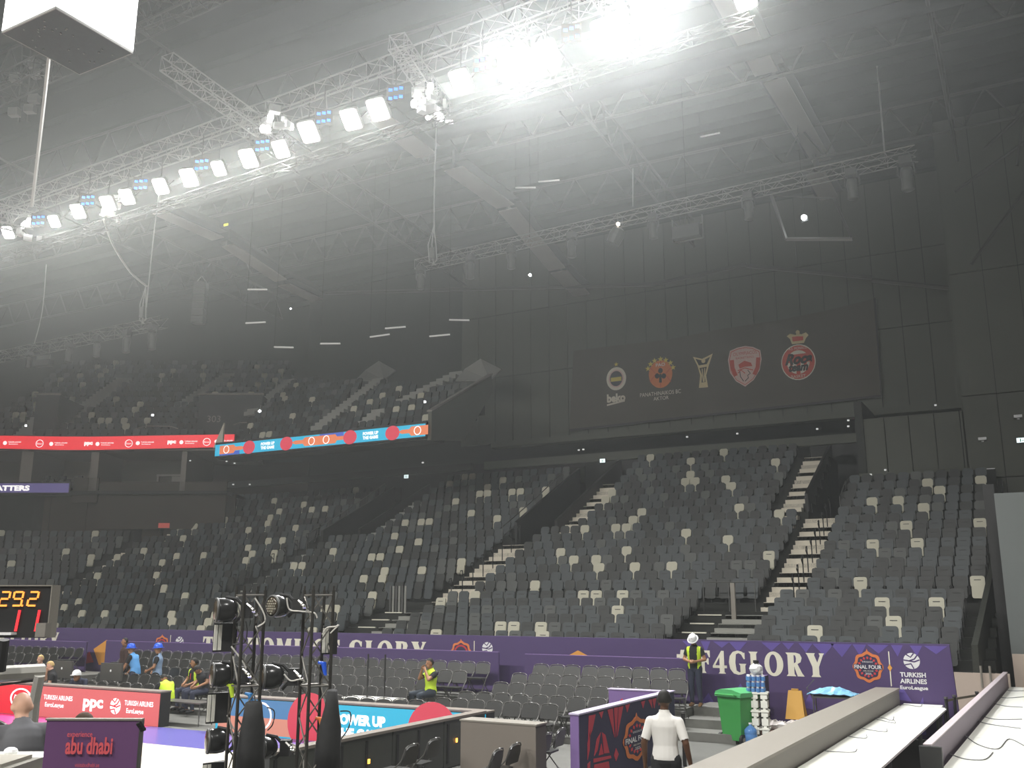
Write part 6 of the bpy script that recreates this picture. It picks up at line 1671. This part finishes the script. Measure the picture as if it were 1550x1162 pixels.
box_truss('long aluminium truss just above the row of bright court lamps', LA + Vector((0, .5, 1.6)), LB + Vector((0, .5, 1.6)), .75, 60, .035, M_STEEL)
box_truss('thin truss just below the row of bright court lamps', LA + Vector((0, .6, -.85)), LB + Vector((0, .6, -.85)), .35, 60, .024, M_TR)
box_truss('second long truss behind the bright lamps under the roof', LA + Vector((4, -4.5, 3.6)), LB + Vector((4, -4.5, 3.6)), .8, 50, .035, M_TR)
for i, (a, b, c, d) in enumerate(((252, 93, 440, 225), (600, 62, 672, 168), (905, -20, 960, 62))):
    box_truss(f'cross truss reaching the bright lamp row from the roof centre, {ORD[i]} from left', at_z(a, b, 21), at_z(c, d, 20.6), .55, 20, .028, M_STEEL, 'cross trusses at the lamp row')
# left truss corner near the camera side
box_truss('short bright truss end with lamps at the left edge of the photo', at_z(-90, 305, 20.3), at_z(48, 338, 20.3), .85, 8, .04, M_STEEL)
# court lamps
M_ALU = mat('lamp_housing_alu', (.35, .35, .34), .4, metal=.5)
AIM = Vector((-22, 9, 0))
lamps = [(12, 352, .8), (82, 335, .75), (118, 320, .9), (163, 308, .9), (192, 298, .9), (243, 282, .9), (286, 269, 1.0), (331, 255, .8), (376, 240, 1.0), (425, 226, .9), (467, 200, 1.05), (531, 181, 1.0), (572, 166, 1.05), (697, 123, 1.0), (775, 98, 1.15), (827, 83, 1.05), (915, 50, 1.05), (980, 20, 1.2), (1127, -4, .9)]
lens_me = MB().prism(rrect(.80, .92, .14, 4), 0, .03).mesh('lens', M_LENS)
lensb_me = MB().prism(rrect(1.0, 1.15, .16, 4), 0, .03).mesh('lens', mat('lamp_lens_glare', (1, 1, 1), .4, emit=120, ecol=(1, 1, 1)))
hous = MB().prism(rrect(.90, 1.02, .12, 3), -.22, -.002); hous.box((0, 0, -.30), (.5, .6, .16)); hous = hous.mesh('housing', M_ALU)
yoke = MB().tube([(-.5, 0, -.1), (-.5, .0, -.75), (.5, .0, -.75), (.5, 0, -.1)], .03, 5).mesh('yoke', M_STEELD)
for i, (x, y, s) in enumerate(lamps):
    p = at_z(x, y, ZL); glare = i in (14, 17)
    aim = Vector((p.x * .75 - 3, 7.5, 0)) if not glare else Vector((-3, 3, 2))
    t = thing('court_floodlight', f'{"glaring " if glare else ""}white court floodlight in the bright row, {ORD[i]} from left', 'floodlight', p, 0, 'court floodlights')
    t.rotation_euler = (aim - p).to_track_quat('Z', 'Y').to_euler(); t.scale = (s * .8,) * 3
    v_ = t.rotation_euler.to_matrix().transposed() @ Vector((0, 0, 1)); MB().tube([v_ * .35, v_ * 1.35 / (s * .8)], .03, 5).build('hanger_pole', M_STEELD, t)
    put('lens', lensb_me if glare else lens_me, t); put('housing', hous, t); put('yoke', yoke, t)
    d = (aim - p).normalized()
    if glare: spot('floodlight_beam', p + d * .25, CAM + Vector((0, 0, 0)), GLARE_POWER * (1.0 if i == 14 else 1.25), size=165, radius=.4, blend=.8, color=(.97, .98, 1))
    else: spot('floodlight_beam', p + d * .2, aim, COURT_POWER, size=105, radius=.35)
M_HB = mat('lamp_housing_black', (.03, .03, .03), .5)
for i, (x, y) in enumerate(((58, 333), (133, 303), (213, 279), (305, 249), (397, 220), (490, 177), (599, 141), (730, 97), (865, 50))):
    p = at_z(x, y, ZL + .1) ; t = thing('blue_led_fixture', f'fixture with two rows of blue LEDs in the lamp row, {ORD[i]} from left', 'stage light', p, 0, 'blue LED fixtures')
    q = (CAM - p); t.rotation_euler = q.to_track_quat('Z', 'Y').to_euler()
    MB().box((0, 0, -.12), (.62, .56, .2)).build('housing', M_HB, t)
    v_ = t.rotation_euler.to_matrix().transposed() @ Vector((0, 0, 1)); MB().tube([v_ * .2 - Vector((0, 0, .1)), v_ * 1.25 - Vector((0, 0, .1))], .025, 5).build('hanger_pole', M_STEELD, t)
    for v in (-.14, .14):
        for u in (-.18, .0, .18): MB().box((u, v + u * .25, 0), (.13, .10, .03)).build('led_cell', M_LENSB, t)
# lit metal clusters on the truss corners
for i, (x, y, n_) in enumerate(((415, 188, 5), (648, 150, 8), (44, 345, 5), (163, 318, 4), (665, 172, 3))):
    p = at_z(x, y, ZL); t = thing('motor_cluster', f'cluster of shiny rigging motors and chains on the lamp truss, {ORD[i]} from left', 'rigging', p, 0, 'rigging motor clusters')
    rr3 = random.Random(i); mb = MB()
    for k in range(n_ * 2): mb.box((rr3.uniform(-.55, .55), rr3.uniform(-.3, .3), rr3.uniform(-.6, .6)), (rr3.uniform(.1, .4), rr3.uniform(.1, .3), rr3.uniform(.06, .3)), 0, rr3.uniform(0, 3))
    mb.build('hoist_body', mat('bright_alu', (.85, .85, .83), .3, metal=.6), t)
    mb = MB()
    for k in range(3): mb.ell((rr3.uniform(-.4, .4), -.3, rr3.uniform(-.4, .4)), (.13, .10, .16), 8, 6)
    mb.build('small_lamps', mat('cluster_lamp_lit', (1, 1, 1), .4, emit=9), t)
# far trusses with moving heads
def moving_head(p, label, s=1.0):
    t = thing('hanging_moving_light', label, 'stage light', p, 0, 'moving lights hung on the far trusses'); t.scale = (s,) * 3
    MB().box((0, 0, -.09), (.38, .34, .28)).build('base', M_MH, t)
    MB().tube([(-.24, 0, -.18), (-.26, 0, -.55), (-.2, 0, -.62)], .035, 5).tube([(.24, 0, -.18), (.26, 0, -.55), (.2, 0, -.62)], .035, 5).build('yoke', M_MH, t)
    MB().lathe([(.05, -.30), (.17, -.34), (.20, -.50), (.17, -.80), (.20, -1.08), (.14, -1.12), (.02, -1.12)], (0, 0, 0), 12).build('lamp_head', M_MH, t, smooth=True)
M_MH = mat('moving_head_grey', (.13, .135, .13), .4)
A3, B3 = at_z(632, 402, 20), at_z(1387, 232, 20)
box_truss('far box truss carrying a row of hanging lights in front of the back wall', A3, B3, .5, 44, .026, M_STEEL)
for i, (x, s) in enumerate(((637, 1), (712, 1), (774, .95), (865, 1), (988, .95), (1132, 1), (1288, 1.05), (1370, 1.15))):
    k = (x - 632) / (1387 - 632); b_ = 402 - 170 * k; p = at_z(x, b_ + 4, 19.7); moving_head(p, f'grey moving light hanging under the far right truss, {ORD[i]} from left', s * 1.05)
p = at_z(940, 338, 19.6); t = thing('hung_spotlight', 'larger tilted spotlight with a small lit bulb under the far right truss', 'stage light', p)
M4 = Matrix.Rotation(.5, 3, 'Y'); MB().lathe([(.32, -.9), (.36, -.5), (.30, -.2), (.1, -.1)], (0, 0, -.1), 12, 0, M4).build('lamp_can', M_MH, t); MB().ell((-.1, -.1, -.05), (.09, .09, .09), 8, 6).build('bulb', mat('warm_bulb_lit', (1, .9, .8), .4, emit=6, ecol=(1, .85, .7)), t)
p = at_z(1040, 332, 19.8); t = thing('speaker_frame', 'boxy dark speaker hung in a frame under the far right truss', 'speaker', p)
MB().bx(-.62, .62, -.3, .3, -.95, -.35).build('speaker_box', M_MH, t)
MB().tube([(-.7, 0, .1), (-.7, 0, -1.0), (.7, 0, -1.0), (.7, 0, .1)], .035, 5).build('hanging_frame', M_STEEL, t); MB().tube([(-.7, 0, -.3), (.7, 0, -.3)], .03, 5).build('cross_tube', M_STEEL, t); drop(p, t)
A4, B4 = at_z(-60, 553, 18), at_z(248, 487, 18)
box_truss('box truss with hanging lights at the left edge below the lamp row', A4, B4, .55, 26, .026, M_STEEL)
for i, (x, s) in enumerate(((45, .9), (106, 1), (148, 1), (193, 1.1), (232, 1.2))):
    k = (x + 60) / 308; p = at_z(x, 553 - 66 * k + 3, 17.7); moving_head(p, f'grey moving light hanging under the left truss, {ORD[i]} from left', s)
p = at_z(66, 540, 17.5); t = thing('box_light', 'wide flat lamp hanging under the left truss', 'stage light', p, .2); MB().bx(-.6, .6, -.2, .2, -.6, -.2).build('lamp_box', M_MH, t); MB().bx(-.5, .5, -.02, .02, -.2, .1).build('hanger', M_STEEL, t)
# open frame light with a bright lamp
t = thing('open_frame', 'square open metal frame under the roof at right', 'frame')
P_ = [at_y(x, y, 44) for x, y in ((1168, 296), (1190, 362), (1290, 362), (1262, 300))]
MB().tube([P_[0], P_[1]], .09, 5).build('side_bar', M_STEEL, t); MB().tube([P_[1], P_[2]], .10, 5).build('lower_bar', M_STEEL, t); MB().tube([P_[2], P_[3]], .06, 5).build('side_bar', M_STEELD, t); MB().tube([P_[3], P_[0]], .05, 5).build('upper_bar', M_STEELD, t)
small_light('small bright lamp inside the square frame under the roof', at_y(1217, 329, 43.5), .13, 25, 'small bright roof lamps')
small_light('small bright lamp below the far right truss near the middle girder', at_z(802, 416, 19.2), .07, 25, 'small bright roof lamps')
small_light('tiny light above the upper tier left of the middle', at_d(440, 467, 56), .045, 12)
t = tag(MB().box(at_d(342, 340, 50), (.28, .05, .12)).build('yellow_tag', mat('yellow_tag_lit', (.8, .8, .1), .4, emit=.7)), 'tiny yellow tag hanging under the roof at left', 'tag')
# hanging cube of white screens
zc0 = 14.5
c4 = [at_z(x, y, zc0) for x, y in ((1.6, 48), (84, 11.4), (202, 78.5), (121.6, 112))]
cen = sum(c4, Vector()) / 4; ex = ((c4[1] - c4[0]) + (c4[2] - c4[3])) / 2; ey = ((c4[3] - c4[0]) + (c4[2] - c4[1])) / 2
sx, sy = ex.length, ey.length; ang = math.atan2(ex.y, ex.x)
t = thing('hanging_screen_cube', 'hanging cube of bright white screens with a dark underside at the upper left', 'scoreboard', cen, ang)
MB().bx(-sx / 2 + .05, sx / 2 - .05, -sy / 2 + .05, sy / 2 - .05, 0, 2.6).build('inner_frame', M_BLACK, t)
MB().bx(-sx / 2, sx / 2, -sy / 2, -sy / 2 + .05, .02, 2.6).build('screen_panel', M_GLOWW, t); MB().bx(sx / 2 - .05, sx / 2, -sy / 2, sy / 2, .02, 2.6).build('screen_panel', M_GLOWW, t)
MB().bx(-sx / 2, -sx / 2 + .05, -sy / 2, sy / 2, .02, 2.6).build('screen_panel', M_GLOWW, t); MB().bx(-sx / 2, sx / 2, sy / 2 - .05, sy / 2, .02, 2.6).build('screen_panel', M_GLOWW, t)
MB().bx(-sx / 2 + .02, sx / 2 - .02, -sy / 2 + .02, sy / 2 - .02, -.02, 0).build('underside', mat('cube_underside', (.045, .055, .06), .5, noise=.3, scale=6), t)
for a in ((-sx / 2, sx / 2, -sy / 2, -sy / 2 + .025), (-sx / 2, sx / 2, sy / 2 - .025, sy / 2), (-sx / 2, -sx / 2 + .025, -sy / 2, sy / 2), (sx / 2 - .025, sx / 2, -sy / 2, sy / 2)):
    MB().bx(*a, -.03, .02).build('edge_strip', M_STEEL, t)
mb = MB(); rr4 = random.Random(6)
for k in range(26): mb.box((rr4.uniform(-.42, .42) * sx, rr4.uniform(-.42, .42) * sy, -.03), (.03, .03, .02), 0, rr4.uniform(0, 3))
o = mb.build('bolt_heads', M_STEEL, t); o['kind'] = 'stuff'
# line array and hanging lamp ladder at upper left
p = at_d(305, 425, 56); t = thing('line_array', 'dark hanging speaker line array over the upper tier', 'speaker', p, YAW)
for k in range(6): MB().bx(-.35, .35, -.3, .3, -.5 - .42 * k, -.12 - .42 * k).build('speaker_box', M_MH, t)
MB().tube([(0, 0, -.1), (0, 0, 1.6)], .03, 5).build('chain', M_STEELD, t); MB().tube([(-.3, 0, -.1), (0, 0, .3), (.3, 0, -.1)], .03, 5).build('bumper', M_STEEL, t)
t = thing('lamp_ladder', 'vertical truss ladder with lamps hanging at the far upper left', 'truss'); D5 = 42
for x in (32, 45): MB().tube([at_d(x + 2, 62, D5), at_d(x - 4, 185, D5)], .04, 5).build('upright', M_TR, t)
for y in range(70, 185, 14): MB().tube([at_d(32, y, D5), at_d(45, y + 3, D5)], .03, 4).build('rung', M_TR, t)
for (x, y) in ((52, 98), (56, 112), (24, 118), (52, 150), (46, 165), (22, 170)): MB().box(at_d(x, y, D5 - .3), (.45, .3, .35), 0, .4).build('lamp_box', M_STEEL, t)
# hanging cables
ch = mat('hanging_cable_grey', (.34, .34, .33), .5)
def hang(label, pts, r, z=None, m=ch): return cable(label, pts, r, m, 'hanging cables')
hang('thick straight cable hanging from the white cube corner down to the left truss end', [at_d(86, -30, 27), at_d(68, 140, 30), at_d(48, 312, 33)], .06)
hang('bright curved cable hanging below the lamp row at left', [at_z(157, 332, 19.2), at_z(172, 372, 18.9), at_z(198, 412, 18.6), at_z(222, 433, 18.3)], .055, m=mat('hanging_cable_pale', (.60, .60, .58), .4))
hang('thin vertical cable down to the left truss hoist', [at_d(241, 290, 44), at_d(231, 370, 44), at_d(221, 470, 44)], .03)
hang('thin vertical cable pair above the far right truss hoist', [at_d(662, 165, 42), at_d(658, 260, 42), at_d(657, 352, 42)], .035)
hang('thin vertical cable at the right end of the far truss', [at_z(1328, 100, 24), at_z(1334, 170, 22), at_z(1339, 232, 20.2)], .035)
hang('thin vertical cable above the middle of the far truss', [at_z(958, 255, 22.5), at_z(958, 312, 20.3)], .025)
hang('thin sagging cable at the far left over the upper tier', [at_d(70, 400, 48), at_d(64, 470, 48), at_d(52, 520, 48)], .025)
for i, (x, y, D) in enumerate(((218, 462, 44), (656, 372, 42))):
    c = at_d(x, y, D); mb = MB()
    for k in range(3): mb.tube([c + Vector((0, 0, .9)), c + Vector((-.28 + .2 * k, 0, .1)), c + Vector((-.2 + .2 * k, 0, -.7)), c + Vector((.15 - .1 * k, 0, -.9))], .025, 5)
    t = thing('chain_hoist', ('chain hoist with looped cables on the left truss', 'chain hoist with looped cables at the left end of the far right truss')[i], 'hoist')
    mb.build('cable_loops', ch, t); MB().box(c + Vector((0, 0, -.35)), (.25, .25, .5)).build('hoist_body', M_MH, t)
for i, (x, y, x2, y2) in enumerate(((218, 185, 230, 232), (500, 250, 490, 205), (752, 800, 758, 826))[:2]):
    pass

# ================================================================== HAZE (volumes added to imitate lens glare, denser under the roof)
for zb, zt, dens, lb in ((11.06, 31.0, HAZE, 'thin grey haze under the roof, added to imitate lens glare around the lamps'), (-.2, 11.0, HAZE_LOW, 'fainter haze above the floor and lower seats, added to imitate lens veil')):
    hz = MB().bx(-100, 8, -8, 64, zb, zt).build('glare_haze', None)
    hm = bpy.data.materials.new('lens_veil_haze'); hm.use_nodes = True; nt = hm.node_tree
    nt.nodes.remove(nt.nodes['Principled BSDF'])
    sc_ = nt.nodes.new('ShaderNodeVolumeScatter'); sc_.inputs['Color'].default_value = (.96, 1, .98, 1); sc_.inputs['Density'].default_value = dens; sc_.inputs['Anisotropy'].default_value = .5
    nt.links.new(sc_.outputs['Volume'], nt.nodes['Material Output'].inputs['Volume'])
    hz.data.materials.clear(); hz.data.materials.append(hm)
    tag(hz, lb, 'haze', kind='stuff')
